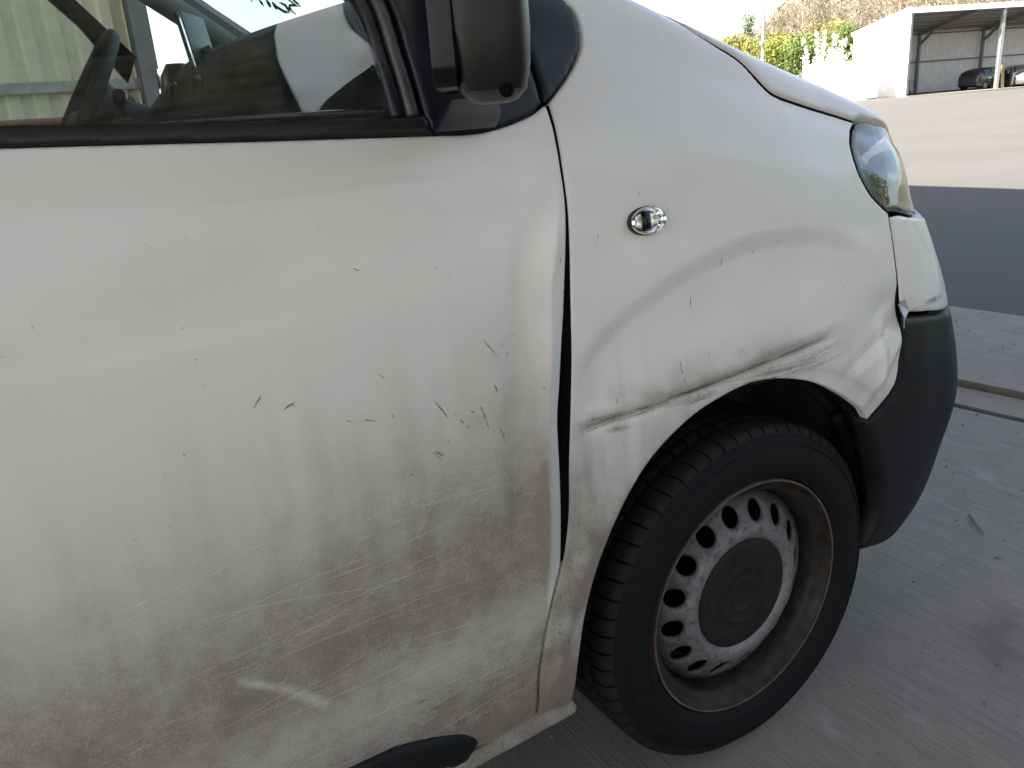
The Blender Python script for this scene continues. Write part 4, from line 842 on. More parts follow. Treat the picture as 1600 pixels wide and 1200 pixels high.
# far side of the van
vpart(panel('far_door', [[(-.366, 6.4), (RX, 6.62)], [(RX, 6.62), (RX, .6)], [(RX, .6), (-.46, .7)], [(-.46, .7), (-.366, 6.4)]], .06, M['plainpaint'], None, mirror=True))
vpart(panel('far_wing', [[(-.36, 6.4), (-.455, .7)], [(-.455, .7), (-.39, .65)], ARCH, FBUMP, HLL, SHUT, [(-.2, 8.5), (-.38, 8.2)]], .03, M['plainpaint'], None, mirror=True))
vpart(panel('far_bumper', [[(.27, 2.2), (.366, 3.2), (.363, 4.6)], [(.363, 4.6), (.65, 4.55), (1.63, 4.7)], [(1.63, 4.7), (1.63, .35)], [(1.63, .35), (.5, .4), (.31, .79)]], .04, M['bumper'], None, mirror=True))
side_sheet('far_window', WIN, M['glass'], None, -.010, .004, True)
fm = empty('far_mirror'); vpart(fm)
rbox([(1.205, -.40, 2.03, .03, .07, -.3), (1.22, -.40, 2.03, .05, .085, -.3), (1.28, -.40, 2.03, .055, .09, -.3), (1.34, -.40, 2.03, .05, .088, -.3), (1.372, -.40, 2.03, .03, .07, -.3)]).build('housing', M['mirrorhouse'], fm, True)
o = MB().prism([(-.07, 1.225), (.07, 1.225), (.075, 1.34), (.05, 1.36), (-.06, 1.36)], 'x', -.058, -.054).build('mirror_glass', M['mirror'], fm); o.matrix_local = Matrix.Translation((-.40, 2.03, 0)) @ Matrix.Rotation(-.3, 4, 'Z')
MB().bar((-.38, 1.85, 1.19), (-.39, 1.98, 1.22), .04, .03).build('arm', M['mirrorhouse'], fm, bevel=.008)
wf = copy_tree(wheel); wf.parent = van; wf.matrix_parent_inverse = VM; wf.location = (0, 2*YC, WZ); wf.rotation_euler = (0, 0, math.pi); del wf['label']
# cab: dashboard, wheel, seats
dash = empty('dashboard'); vpart(dash)
DP = [(-.16, 1.345), (-.30, 1.352), (-.42, 1.356), (-.50, 1.350), (-.56, 1.325), (-.615, 1.27), (-.625, 1.22), (-.60, 1.15), (-.60, .95), (-.52, .80), (-.2, .7), (-.16, .9)]
V = []; F = []; ys = np.linspace(.14, 1.72, 34); n = len(DP)
for y in ys:
    t = (y-.93)/.79; hood = -.03*float(sstep(1.05, 1.5, y))+0*math.exp(-((y-1.35)/.16)**2); edge = .02*max(0, abs(t)-.85)/.15
    for (x, z) in DP: V.append((x+.05*t*t*(1 if x < -.25 else .2), y, z+(hood if -.62 < x < -.33 and z > 1.2 else 0)-edge))
for i in range(len(ys)-1):
    for k in range(n): F.append((i*n+k, i*n+(k+1) % n, (i+1)*n+(k+1) % n, (i+1)*n+k))
F += [tuple(range(n)), tuple(range((len(ys)-1)*n, len(ys)*n))[::-1]]
m = MB(); m.add(V, F); m.build('dash_top', M['dash'], dash, True)
for y in (.80, 1.02, 1.62):
    MB().lathe([(.043, 0), (.045, -.006), (.038, -.008), (.034, .004), (.0005, .004)], 24, (-.612, y, 1.235), axis='x').build('air_vent', M['trim'], dash, True)
MB().box((-.60, .92, 1.08), (.03, .22, .16)).build('radio_panel', M['trim'], dash, bevel=.006)
MB().box((-.585, .42, 1.05), (.03, .46, .18)).build('glovebox_lid', M['dash'], dash, bevel=.015)
st = empty('steering_wheel'); vpart(st)
sw = Vector((-.765, 1.36, 1.245)); upd = Vector((.53, 0, .85)).normalized(); nrmw = Vector((-.85, 0, .53)).normalized()
ptsw = [sw+.180*(math.cos(a)*upd+math.sin(a)*Vector((0, 1, 0))) for a in np.linspace(0, 2*math.pi, 49)]
MB().tube(ptsw, .0165, 14, False).build('wheel_rim', M['dash'], st, True)
mb = MB()
for a in (1.75, -1.75, 2.8, -2.8): mb.bar(sw-nrmw*.03, sw+.17*(math.cos(a)*upd+math.sin(a)*Vector((0, 1, 0))), .045, .016, nrmw)
mb.build('spokes', M['dash'], st, bevel=.004)
MB().lathe([(.075, -.03), (.082, .0), (.07, .018), (.04, .026), (.0005, .028)], 28, axis='z').build('airbag_pad', M['dash'], st, True).matrix_local = Matrix.Translation(sw-nrmw*.03) @ nrmw.to_track_quat('Z', 'Y').to_matrix().to_4x4()
MB().tube([sw-nrmw*.02, sw-nrmw*.12, sw-nrmw*.30-Vector((0, 0, .03))], [.06, .075, .07], 18).build('column_cowl', M['dash'], st, True)
for s_ in (-1, 1): MB().tube([sw-nrmw*.10, sw-nrmw*.085+Vector((0, s_*.10, .045)), sw-nrmw*.075+Vector((.0, s_*.17, .060))], [.008, .011, .014], 10).build('stalk', M['dash'], st, True)
def seat(y):
    s_ = empty('seat'); vpart(s_)
    rbox([(.78, -1.10, y, .25, .23, 0), (.80, -1.10, y, .27, .25, 0), (.90, -1.10, y, .27, .25, 0), (.93, -1.10, y, .24, .22, 0)]).build('cushion', M['seat'], s_, True)
    rbox([(.90, -1.38, y, .08, .24, 0), (1.1, -1.42, y, .085, .25, 0), (1.35, -1.48, y, .07, .23, 0), (1.44, -1.50, y, .05, .18, 0)]).build('backrest', M['seat'], s_, True)
    rbox([(1.49, -1.52, y, .03, .11, 0), (1.52, -1.52, y, .05, .14, 0), (1.63, -1.53, y, .05, .135, 0), (1.67, -1.53, y, .03, .10, 0)]).build('headrest', M['seat'], s_, True)
    for d in (-.06, .06): MB().tube([(-1.50, y+d, 1.40), (-1.52, y+d, 1.52)], .007, 8).build('headrest_post', M['chrome'], s_, True)
seat(.45); seat(1.36)
vpart(MB().box((-1.0, .93, .55), (1.3, 1.66, .06)).build('cab_floor', M['dash'], None)); vpart(MB().box((-.95, .045, .80), (.80, .03, .68)).build('door_lining', M['dash'], None, bevel=.01)); vpart(MB().box((-.95, 1.81, .80), (.80, .03, .66)).build('far_door_lining', M['dash'], None, bevel=.01))
rm = empty('interior_mirror'); vpart(rm); MB().box((-.62, .93, 1.66), (.03, .24, .065)).build('housing', M['trim'], rm, bevel=.012); MB().bar((-.61, .93, 1.69), (-.55, .93, 1.76), .02).build('stem', M['trim'], rm, bevel=.004)
# tablet clamped on the dash, edge on
tb = empty('tablet', (-.555, 1.0, 1.28), math.radians(-28), 'tablet standing upright in a holder on top of the van dashboard', 'tablet')
MB().box((0, 0, .062), (.012, .16, .125), M=Matrix.Rotation(-.14, 3, 'Y')).build('case', M['trim'], tb, bevel=.003)
MB().box((-.0085, .0, .063), (.003, .150, .115), M=Matrix.Rotation(-.14, 3, 'Y')).build('screen', M['carglass'], tb, bevel=.001)
MB().box((.0, -.0815, .062), (.007, .003, .12), M=Matrix.Rotation(-.14, 3, 'Y')).build('metal_edge', M['chrome'], tb, bevel=.0008)
MB().tube([(.01, 0, .06), (.03, 0, .02), (.04, 0, -.01)], .012, 10).build('clamp', M['trim'], tb, True)
# ------------------------------------------------------------------ ground
HA = math.atan(.12); HC_, HS_ = math.cos(HA), math.sin(HA)
H = lambda X, Y, z=0.: (X*HC_-Y*HS_, X*HS_+Y*HC_, z)      # hall frame: X out of the open front, Y along it
X1, X2, X3 = 1.94, 2.36, 3.34
def gz(X, Y):   # the yard falls gently away from the hall
    return -.0105*min(max(X-X3, 0), 58)
def sheet(name, x0, x1, y0, y1, z, mat, kind='structure', parent=None, th=.12):
    m = MB(); V = [H(x0, y0, z), H(x1, y0, z), H(x1, y1, z), H(x0, y1, z)]; V += [(a, b, c-th) for a, b, c in V]
    m.add(V, [(0, 1, 2, 3), (0, 4, 5, 1), (1, 5, 6, 2), (2, 6, 7, 3), (3, 7, 4, 0)]); o = m.build(name, mat, parent)
    if kind: o['kind'] = kind
    return o
G0 = sheet('ground', -60, X3, -60, 40, -.05, M['asphalt'])
slabs = empty('concrete_floor'); slabs['kind'] = 'structure'
ycuts = [-14, -8.6, -3.25, 2.1, 7.5, 13]
for a, b in zip(ycuts, ycuts[1:]):
    for x0, x1 in ((-12, -6.5), (-6.5, -1.05), (-1.05, X1)): sheet('slab', x0+.004, x1-.004, a+.004, b-.004, 0, M['concrete'], None, slabs)
    sheet('slab', X2+.012, X3-.010, a+.004+.9, b-.004+.9, 0, M['concrete'], None, slabs)
dr = empty('drain_channel'); dr['kind'] = 'structure'
for a in np.arange(-12, 12, 1.0):
    sheet('channel_kerb', X1+.026, X1+.10, a, a+.994, .004, M['concrete'], None, dr); sheet('channel_kerb', X2-.13, X2, a, a+.994, .006, M['concrete'], None, dr)
    sheet('channel_bed', X1+.112, X2-.15, a, a+.998, -.018, M['concrete'], None, dr)
V = []; F = []; xs = np.concatenate([np.linspace(X3, 20, 12), np.linspace(24, 62, 10), [80, 110, 150, 220]]); ys = np.linspace(-160, 200, 30)
for x in xs:
    for y in ys: V.append(H(x, y, -.006+gz(x, y)))
for i in range(len(xs)-1):
    for j in range(len(ys)-1): F.append((i*len(ys)+j, (i+1)*len(ys)+j, (i+1)*len(ys)+j+1, i*len(ys)+j+1))
tag(raw('yard', V, F, M['asphalt'], None, True), kind='structure')
# chips, grit and dry bits on the concrete
mb = MB(); r_ = random.Random(5)
for i in range(1100):
    x, y = r_.uniform(-.5, 3.3), r_.uniform(-1.2, 2.2); s_ = abs(r_.gauss(0, .0024))+.0012; a = r_.uniform(0, 6.3)
    P = [(x+s_*k*math.cos(a+t), y+s_*k*math.sin(a+t), zz) for t, k, zz in ((0, 1.5, .0), (1.7, .8, .0), (3.2, 1.3, 0), (4.6, .9, 0))]
    n = len(mb.V); mb.add([*P, (x, y, s_*.8)], [(0, 1, 4), (1, 2, 4), (2, 3, 4), (3, 0, 4)])
tag(mb.build('grit', M['gravel'], None, recalc=False), 'scattered grit and stone chips on the concrete', 'grit', kind='stuff')
def weld(px, name, label, pts, r, mat, cat): return tag(MB().tube(pts, r, 6).build(name, mat, None, True), label, cat)
weld(0, 'twig', 'short dry twig lying on the concrete ahead of the wheel', [(1.135, .24, .004), (1.10, .205, .007), (1.065, .16, .005)], [.002, .0035, .002], M['gravel'], 'twig')
# ------------------------------------------------------------------ the hall the van stands under
def corrugated(x0, x1, z0, z1, pitch=.25, depth=.035):
    """trapezoid profile along x, standing in x-z"""
    n = int(round((x1-x0)/pitch)); P = []
    for i in range(n):
        a = x0+i*pitch; P += [(a, 0), (a+pitch*.35, 0), (a+pitch*.47, depth), (a+pitch*.88, depth)]
    P.append((x0+n*pitch, 0)); V = []; F = []
    for x, y in P: V += [(x, y, z0), (x, y, z1(x) if callable(z1) else z1)]
    for i in range(len(P)-1): F.append((2*i, 2*i+2, 2*i+3, 2*i+1))
    return MB().add(V, F)
hall = empty('open_vehicle_hall', H(-11, 8.9), HA, 'beige corrugated open hall that shades the van, steel girts inside', 'hall')
def hp(mb, name, mat, bevel=0):   # built in hall coordinates
    o = mb.build(name, mat, hall, bevel=bevel, recalc=False); o.location = (11, -8.9, 0); return o
for k in range(13):
    o = corrugated(-11.2+k, -10.2+k, -.02, 5.6 if k < 12 else 5.5, .25, .035); o.V = [(x, 8.9-y, z) for x, y, z in o.V]; hp(o, 'cladding_sheet', M['beige_sheet'])
for z in (1.62, 3.1, 4.6): hp(MB().box((-4.7, 8.80, z), (13, .06, .10)), 'girt', M['galv'])
for x in (1.72, -3.2, -8.2):
    for y in (8.72, -8.2): hp(MB().box((x, y, 2.7), (.03, .16, 5.4)).box((x-.08, y, 2.7), (.012, .015, 5.4)).box((x, y-.08, 2.7), (.18, .014, 5.4)).box((x, y+.08, 2.7), (.18, .014, 5.4)), 'post', M['darksteel'])
for x in (1.72, -3.2, -8.2): hp(MB().bar((x, -8.3, 5.38), (x, 8.9, 5.38), .16, .30), 'rafter', M['darksteel'])
for y in np.arange(-8.2, 9, 1.72): hp(MB().box((-3.7, y, 5.58), (11.6, .07, .12)), 'purlin', M['galv'])
for k in range(18):
    o = corrugated(-8.6+k*1.0, -7.6+k*1.0, -9.6, 2.20, .25, .035); o.V = [(z, x, 5.66+y) for x, y, z in o.V]; hp(o, 'roof_sheet', M['roofsheet'])
hp(MB().box((2.23, .3, 5.62), (.03, 18.0, .30)), 'fascia', M['white_sheet'])
# ------------------------------------------------------------------ far open shed
SE = Vector((.948, -.318, 0)); SG = Vector((.318, .948, 0)); SA = math.atan2(SE.y, SE.x); SC0 = Vector((52.2, 35.2, -.6))
shed = empty('open_shed', SC0, SA, 'white corrugated open-fronted shed sheltering parked cars', 'shed')
def sp(mb, name, mat, bevel=0, recalc=False): return mb.build(name, mat, shed, bevel=bevel, recalc=recalc)
DEP, HF, HB = 6.0, 5.45, 4.35; W = 22
roofz = lambda y: HF+(HB-HF)*y/DEP
for k in range(7):
    o = corrugated(k*DEP/7, (k+1)*DEP/7-.01, 0, lambda x: roofz(x)-.05, DEP/28, .04); o.V = [(-.02-y, x, z) for x, y, z in o.V]; sp(o, 'wall_sheet', M['white_sheet'])
for k in range(22):
    o = corrugated(k*1., k+.995, 0, HB-.05, .25, .04); o.V = [(x, DEP+y, z) for x, y, z in o.V]; sp(o, 'wall_sheet', M['grey_sheet'])
sp(MB().box((W/2, DEP-.06, 2.2), (W, .06, .10)), 'girt', M['darksteel']); sp(MB().box((W/2, DEP-.06, 4.1), (W, .06, .10)), 'girt', M['darksteel'])
for x in (.12, 7.2, 14.4, 21.6):
    sp(MB().box((x, .12, HF/2-.1), (.22, .015, HF-.2)).box((x, .32, HF/2-.1), (.22, .015, HF-.2)).box((x, .22, HF/2-.1), (.016, .2, HF-.2)), 'front_post', M['galv'])
for x in (5.2, 10.6, 16, 21):
    sp(MB().box((x, DEP-.25, HB/2), (.16, .2, HB)), 'rear_post', M['darksteel'])
    sp(MB().bar((x, .1, HF-.25), (x, DEP-.1, HB-.25), .14, .24), 'rafter', M['darksteel'])
    sp(MB().bar((x, DEP-.25, HB-1.0), (x, DEP-1.6, HB-.12), .12, .16), 'knee_brace', M['darksteel'])
for y in np.linspace(.5, DEP-.4, 6): sp(MB().box((W/2, y, roofz(y)-.10), (W, .07, .14)), 'purlin', M['darksteel'])
for k in range(11):
    o = corrugated(k*2., k*2+1.99, 0, DEP+.3, .25, .04); o.V = [(x, z, roofz(z)+y) for x, y, z in o.V]; sp(o, 'roof_sheet', M['roofsheet'])
sp(MB().box((W/2, -.05, HF-.12), (W+.3, .05, .34)), 'fascia', M['white_sheet']); sp(MB().bar((-.10, -.05, HF+.02), (-.10, DEP+.2, HB+.02), .06, .22), 'verge_trim', M['white_sheet'])
sp(MB().box((W/2, .3, .035), (W, 1.0, .07)), 'threshold', M['concrete']); sp(MB().box((W/2, DEP/2+.4, .02), (W, DEP-.8, .04)), 'floor_slab', M['asphalt'])
# ------------------------------------------------------------------ cars
def car(name, loc, rz, paint, label, L=4.1, Wd=1.72, Hh=1.46, group=None):
    c = empty(name, loc, rz, label, 'car', group)
    # side profile stations along x: (x, half width, sill z, shoulder z, roof z)
    st = [(-.50, .70, .34, .62, .64), (-.485, .80, .24, .72, .76), (-.42, .92, .20, .88, .92), (-.33, .98, .19, .93, 1.02), (-.22, 1.0, .19, .93, 1.33), (-.05, 1.0, .19, .94, 1.45), (.12, 1.0, .19, .95, 1.46), (.30, 1.0, .19, .96, 1.42), (.42, .98, .20, .97, 1.28), (.475, .94, .24, .95, 1.02), (.50, .85, .32, .70, .74)]
    V = []; F = []; hw = Wd/2; k = Hh/1.46
    for x, w, z0, zs, zr in st:
        gr = zr > zs+.12; tw = w*(.76 if gr else .90)
        half = [(0, z0), (w*.92, z0), (w, z0+.12), (w, zs-.12), (w*.965, zs), (tw, zr-.07 if gr else zr-.01), (tw*.82, zr), (0, zr+.015)]
        V += [(x*L, y*hw, z*k) for y, z in half]+[(x*L, -y*hw, z*k) for y, z in half[-2:0:-1]]
    n = 14
    for i in range(len(st)-1):
        for q in range(n): F.append((i*n+q, i*n+(q+1) % n, (i+1)*n+(q+1) % n, (i+1)*n+q))
    F += [tuple(range(n))[::-1], tuple(range((len(st)-1)*n, len(st)*n))]
    m = MB(); m.add(V, F); m.build('body', paint, c, True)
    for s_ in (-1, 1):
        for (x0, x1, zt0, zt1) in ((-.24, -.055, 1.24, 1.36), (-.035, .14, 1.37, 1.38), (.16, .33, 1.37, 1.28)):
            y0, y1 = hw*.975*s_, hw*.80*s_
            MB().add([(x0*L, y0, .98*k), (x1*L, y0, .98*k), (x1*L, y1, zt1*k), (x0*L+(.05 if x0 > -.2 else .28), y1, zt0*k)], [(0, 1, 2, 3)]).build('side_window', M['carglass'], c, recalc=False)
        for x in (-.315, .315):
            w = empty('wheel', (x*L, s_*(hw-.08), .30)); w.parent = c
            MB().lathe([(.17, -.10), (.29, -.10), (.305, -.07), (.305, .07), (.29, .10), (.17, .10)], 24).build('tyre', M['rubber'], w, True)
            MB().lathe([(.185, .08*s_), (.18, .098*s_), (.06, .088*s_), (.0005, .10*s_)], 20).build('rim', M['carsilver'], w, True)
        MB().box((-.470*L, s_*hw*.66, .72*k), (.10, .34, .15)).build('headlight', M['chrome'], c, bevel=.03)
        MB().box((.475*L, s_*hw*.76, .86*k), (.10, .20, .26)).build('tail_light', M['carred'], c, bevel=.03)
        MB().box((-.19*L, s_*(hw+.09), 1.0*k), (.10, .16, .11)).build('wing_mirror', paint, c, bevel=.03)
    MB().add([(-.325*L, -hw*.82, 1.035*k), (-.325*L, hw*.82, 1.035*k), (-.215*L, hw*.68, 1.345*k), (-.215*L, -hw*.68, 1.345*k)], [(0, 1, 2, 3)]).build('windscreen', M['carglass'], c, recalc=False)
    MB().add([(.432*L, -hw*.80, 1.22*k), (.432*L, hw*.80, 1.22*k), (.477*L, hw*.86, .99*k), (.477*L, -hw*.86, .99*k)], [(0, 1, 2, 3)]).build('rear_window', M['carglass'], c, recalc=False)
    MB().box((-.492*L, 0, .42*k), (.06, Wd*.74, .20)).build('grille', M['rubber'], c, bevel=.02)
    MB().box((-.503*L, 0, .50*k), (.02, .50, .11)).build('number_plate', M['pale'], c)
    return c
sl3 = lambda a, b, z=0: tuple(SC0+SE*a+SG*b+Vector((0, 0, z)))
car('parked_car', sl3(8.3, 2.4, .03), SA+math.radians(192), M['cardark'], 'dark hatchback parked in the shed, nearest the inner wall', L=3.9)
car('parked_car', sl3(10.6, 1.9, .03), SA+math.radians(60), M['carsilver'], 'grey car with its headlight toward us beside the shed post', L=4.3)
car('parked_car', sl3(13.0, 3.2, .03), SA+math.radians(75), M['cardark'], 'dark car at the right edge, behind the grey car in the shed', L=4.2)
car('parked_car', H(.5, 6.7, .0), HA+math.radians(180), M['carred'], 'dark red car seen low through the van windows, by the beige wall', L=4.2, Hh=1.30)
# things stored in the shed
jk = empty('engine_block', sl3(.9, 1.6, .03), .4, 'grey engine lump on the shed floor just inside the left wall', 'engine')
MB().box((0, 0, .30), (.6, .42, .5)).box((.1, 0, .62), (.36, .3, .18)).build('block', M['galv'], jk, bevel=.04); MB().lathe([(.18, -.3), (.2, -.27), (.18, -.24), (.05, -.26)], 18, (0, 0, .36)).build('flywheel', M['rustc'], jk, True); MB().tube([(-.2, -.25, .5), (-.3, -.3, .7), (-.1, -.25, .9)], .05, 8).build('hose', M['rubber'], jk, True)
jk = empty('loose_tyre', sl3(.45, .9, .03), 0, 'loose dark tyre leaning at the shed corner', 'tyre'); MB().lathe([(.2, -.09), (.31, -.09), (.33, 0), (.31, .09), (.2, .09), (.2, -.09)], 24, (0, 0, .33)).build('tyre_ring', M['rubber'], jk, True)
jk = empty('hand_trolley', sl3(3.9, 4.2, .03), .8, 'small dark trolley tilted before the shed rear post', 'trolley'); MB().tube([(0, 0, .1), (.5, 0, .9)], .03, 8).tube([(0, .3, .1), (.5, .3, .9)], .03, 8).tube([(.5, 0, .9), (.5, .3, .9)], .03, 8).build('frame', M['darksteel'], jk, True); MB().box((0, .15, .12), (.4, .4, .04)).build('toe_plate', M['darksteel'], jk)
for s_ in (0, .3): MB().lathe([(.0005, -.03), (.12, -.03), (.12, .03), (.0005, .03)], 16, (0, s_, .12)).build('wheel', M['rubber'], jk, True)
jk = empty('board', sl3(7.75, .25, .07), 0, 'narrow wooden board leaning beside the front shed post', 'board'); MB().bar((0, 0, 0), (.12, .2, 1.5), .22, .03).build('plank', M['wood'], jk)
# white container before the shed
cn = empty('shipping_container', (49.4, 36.1, -.6), math.atan2(.94, -.35), 'low white metal container standing before the shed wall', 'container')
CL, CWd, CH = 4.3, 2.4, 2.5
o = corrugated(.12, CL-.12, .12, CH-.12, .20, .03); o.V = [(x, .03-y+.02, z) for x, y, z in o.V]; o.build('side_wall', M['white_sheet'], cn, recalc=False)
MB().box((CL/2, -CWd/2, CH-.06), (CL-.1, CWd-.1, .06)).build('roof', M['white_sheet'], cn); MB().box((CL/2, -CWd+.05, CH/2), (CL-.2, .04, CH-.2)).build('rear_wall', M['white_sheet'], cn)
for x in (.03, CL-.03): MB().box((x, -CWd/2, CH/2), (.04, CWd-.2, CH-.2)).build('end_wall', M['white_sheet'], cn)
for x in (.06, CL-.06):
    for y in (0, -CWd+.06): MB().box((x, y, CH/2), (.12, .12, CH)).build('corner_post', M['white_sheet'], cn, bevel=.01)
for z in (.06, CH-.03): MB().box((CL/2, .03, z), (CL-.26, .10, .12)).build('rail', M['white_sheet'], cn, bevel=.01)
for k in range(9): MB().box((.6+k*.38, .075, .95+.04*(k % 2)), (.07, .015, .05)).build('vent', M['darksteel'], cn)
# ------------------------------------------------------------------ lamp post
lp = empty('lamp_post', (58.6, 53.5, -.6), 0, 'tall pale lamp post with a small floodlight rising behind the bonnet', 'lamp post')
MB().tube([(0, 0, 0), (0, 0, 5), (0, 0, 12)], [.16, .14, .12], 14).build('pole', M['galv'], lp, True); MB().lathe([(.2, 0), (.2, .06), (.14, .10)], 16, axis='z').build('base_plate', M['galv'], lp, True)
MB().box((-.30, -.05, 4.75), (.34, .26, .26), .6).build('floodlight', M['pale'], lp, bevel=.04); MB().bar((0, 0, 4.6), (-.22, 0, 4.7), .05).build('bracket', M['galv'], lp)
MB().bar((0, -.1, 12.0), (0, -1.2, 12.15), .1, .07).bar((0, .1, 12.0), (0, 1.2, 12.15), .1, .07).build('lamp_head', M['pale'], lp, bevel=.02)
# mesh fence in front of the hedge
for i in range(2):
    b = Vector((57.0-i*.55, 47.5+i*2.3, -.6))
    f = empty('fence_panel', b, math.atan2(2.3, -.55), ('green mesh fence panel right beside the blossom tree' if i == 0 else 'second green mesh fence panel, left of the blossom tree'), 'fence', 'mesh fence panels')
    if i == 0: del f['group']
    MB().box((0, 0, .9), (.06, .06, 1.8)).build('post', M['galv'], f)
    mb = MB()
    for k in range(24): mb.box((.05+k*.0975, 0, .9), (.012, .012, 1.6))
    for z in (.2, .9, 1.65): mb.box((1.18, 0, z), (2.3, .02, .02))
    mb.build('mesh', M['darksteel'], f)
# ------------------------------------------------------------------ hill and vegetation
def hillz(d, s_): return -.6+np.maximum(0, d-95)*.10*(.55+.45*sstep(-60, 60, -s_))
V = []; F = []; ds = np.linspace(80, 420, 30); an = np.radians(np.linspace(-10, 100, 45))
for d in ds:
    for a in an:
        s_ = math.degrees(a); V.append((d*math.cos(a), d*math.sin(a), -.66-.4*(d < 85)+max(0, d-100)*.085*(.35+.65*float(sstep(52, 30, s_)))))
for i in range(len(ds)-1):
    for j in range(len(an)-1): k = len(an); F.append((i*k+j, (i+1)*k+j, (i+1)*k+j+1, i*k+j+1))
tag(raw('hillside', V, F, M['grass'], None, True), kind='structure')
def leaves(C, sizes, seed=0, flat=.5):
    """one quad per centre, random orientation"""
    rg = np.random.default_rng(seed); n = len(C); a = rg.normal(size=(n, 3)); a /= np.linalg.norm(a, axis=1, keepdims=True); b = np.cross(a, rg.normal(size=(n, 3))); b /= np.linalg.norm(b, axis=1, keepdims=True)
    s = np.asarray(sizes)[:, None]; V = np.stack([C-a*s, C-b*s*flat, C+a*s, C+b*s*flat], 1).reshape(-1, 3); F = np.arange(4*n).reshape(n, 4); return V, F
def crown_pts(n, seed, rx, rz, zc, lumps=14):
    rg = np.random.default_rng(seed); L = rg.normal(size=(lumps, 3)); L /= np.linalg.norm(L, axis=1, keepdims=True); L *= rg.uniform(.35, .75, (lumps, 1)); k = rg.integers(0, lumps, n)
    p = rg.normal(size=(n, 3)); p /= np.linalg.norm(p, axis=1, keepdims=True); p *= rg.uniform(.55, 1, (n, 1))**.6; q = L[k]+p*rg.uniform(.30, .48, lumps)[k][:, None]
    q = q*[rx, rx, rz]; q[:, 2] = np.maximum(q[:, 2], -zc+.15); return q+[0, 0, zc]
def shrub(name, loc, h, w, mat, label, seed, n=2600, leaf=.16, cat='shrub', group=None, stemmed=True):
    t = empty(name, loc, 0, label, cat, group); rg = random.Random(seed); mb = MB()
    for k in range(7):
        a = rg.uniform(0, 6.3); r = w*.33*rg.random(); mb.tube([(r*.2*math.cos(a), r*.2*math.sin(a), -.2), (r*.6*math.cos(a), r*.6*math.sin(a), h*.4), (r*1.3*math.cos(a), r*1.3*math.sin(a), h*.86)], [.09, .06, .02], 6)
    mb.build('trunk', M['bark'], t, True)
    C = crown_pts(n, seed, w*.5, h*.5, h*.54); rgn = np.random.default_rng(seed); V, F = leaves(C, rgn.uniform(.6, 1.4, len(C))*leaf, seed); raw('crown', V, F, M[mat], t, False)
    return t
CP = np.array([-.988, -.902]); 
def az(px):   # bearing of a photo column near the horizon -> unit vector (solved once from the camera fit)
    c = (px-800)/1300.; d = np.array([rt.x*c+fw.x+upv.x*.375, rt.y*c+fw.y+upv.y*.375]); return d/np.linalg.norm(d)
def at(px, dist, z=-.6): d = az(px); return (CP[0]+d[0]*dist, CP[1]+d[1]*dist, z)
GR = 'green hedge shrubs beyond the yard'
spec = [(1108, 96, 5.0, 6.0, 'leaf_y', 'yellow green shrub at the left end, just over the bonnet'), (1132, 92, 6.0, 6.5, 'leaf_y', 'bright yellow green bush left of the lamp post'), (1158, 94, 6.6, 6.0, 'leaf_o', 'olive bush below the lone conifer'), (1180, 90, 5.6, 5.0, 'leaf_y', 'small yellow green bush at the lamp post foot'), (1206, 93, 6.8, 6.0, 'leaf_o', 'olive brown bush just right of the lamp post'), (1228, 90, 6.0, 5.4, 'leaf_y', 'spring green bush midway between lamp post and blossom tree'), (1254, 88, 6.4, 6.0, 'leaf_g', 'vivid green bush left of the blossom tree'), (1276, 94, 7.2, 6.0, 'leaf_o', 'olive bush rising behind the blossom tree'), (1304, 92, 6.6, 6.5, 'leaf_y', 'yellow green bush right of the blossom tree'), (1330, 90, 6.8, 6.0, 'leaf_g', 'green bush touching the shed roof end'), (1268, 80, 2.4, 3.2, 'leaf_b', 'low brown shrub left of the white container')]
for i, (px, d, h, w, mt, lb_) in enumerate(spec): shrub('green_shrub', at(px, d), h, w, mt, lb_, 30+i, 6500, .125, 'shrub', GR)
cf = empty('conifer_tree', at(1168, 118, .4), 0, 'lone slender conifer standing above the hedge', 'tree'); MB().tube([(0, 0, -.5), (0, 0, 5), (0, 0, 8.6)], [.25, .16, .03], 8).build('trunk', M['bark'], cf, True)
rg = np.random.default_rng(4); zz = rg.uniform(0.12, 1, 900)**.8; rr = 1.6*(1-zz*.6)*rg.uniform(.1, 1, 900)**.6*(1+.3*np.sin(zz*22)); aa = rg.uniform(0, 6.28, 900); C = np.stack([rr*np.cos(aa), rr*np.sin(aa), zz*8.8-rr*.25], 1); V, F = leaves(C, rg.uniform(.10, .26, 900), 4, .4); raw('crown', V, F, M['conif'], cf, False)
# blossom tree
bt = empty('blossom_tree', at(1282, 66, -.6), 0, 'white blossoming tree with upright branches left of the container', 'tree'); rg = random.Random(9); mb = MB(); C = []
mb.tube([(0, 0, -.1), (0, 0, .8), (.1, 0, 1.4)], [.12, .10, .08], 8)
for k in range(46):
    a = rg.uniform(0, 6.28); sp_ = rg.uniform(.25, 1.9); top = rg.uniform(1.5, 4.5)*(1-.25*sp_/1.9)+.5; b0 = Vector((0, 0, rg.uniform(.7, 1.5))); b2 = Vector((sp_*math.cos(a)+.35, sp_*math.sin(a), top)); b1 = b0.lerp(b2, .5)+Vector((math.cos(a)*.25, math.sin(a)*.25, -.1))
    P = [b0.lerp(b1, t).lerp(b1.lerp(b2, t), t) for t in np.linspace(0, 1, 8)]; mb.tube(P, list(np.linspace(.035, .010, 8)), 5)
    for q in range(rg.randint(16, 34)):
        t = rg.uniform(.3, 1); c = P[min(7, int(t*7.99))]
        for _ in range(4): C.append(c+Vector((rg.gauss(0, .055), rg.gauss(0, .055), rg.gauss(0, .09))))
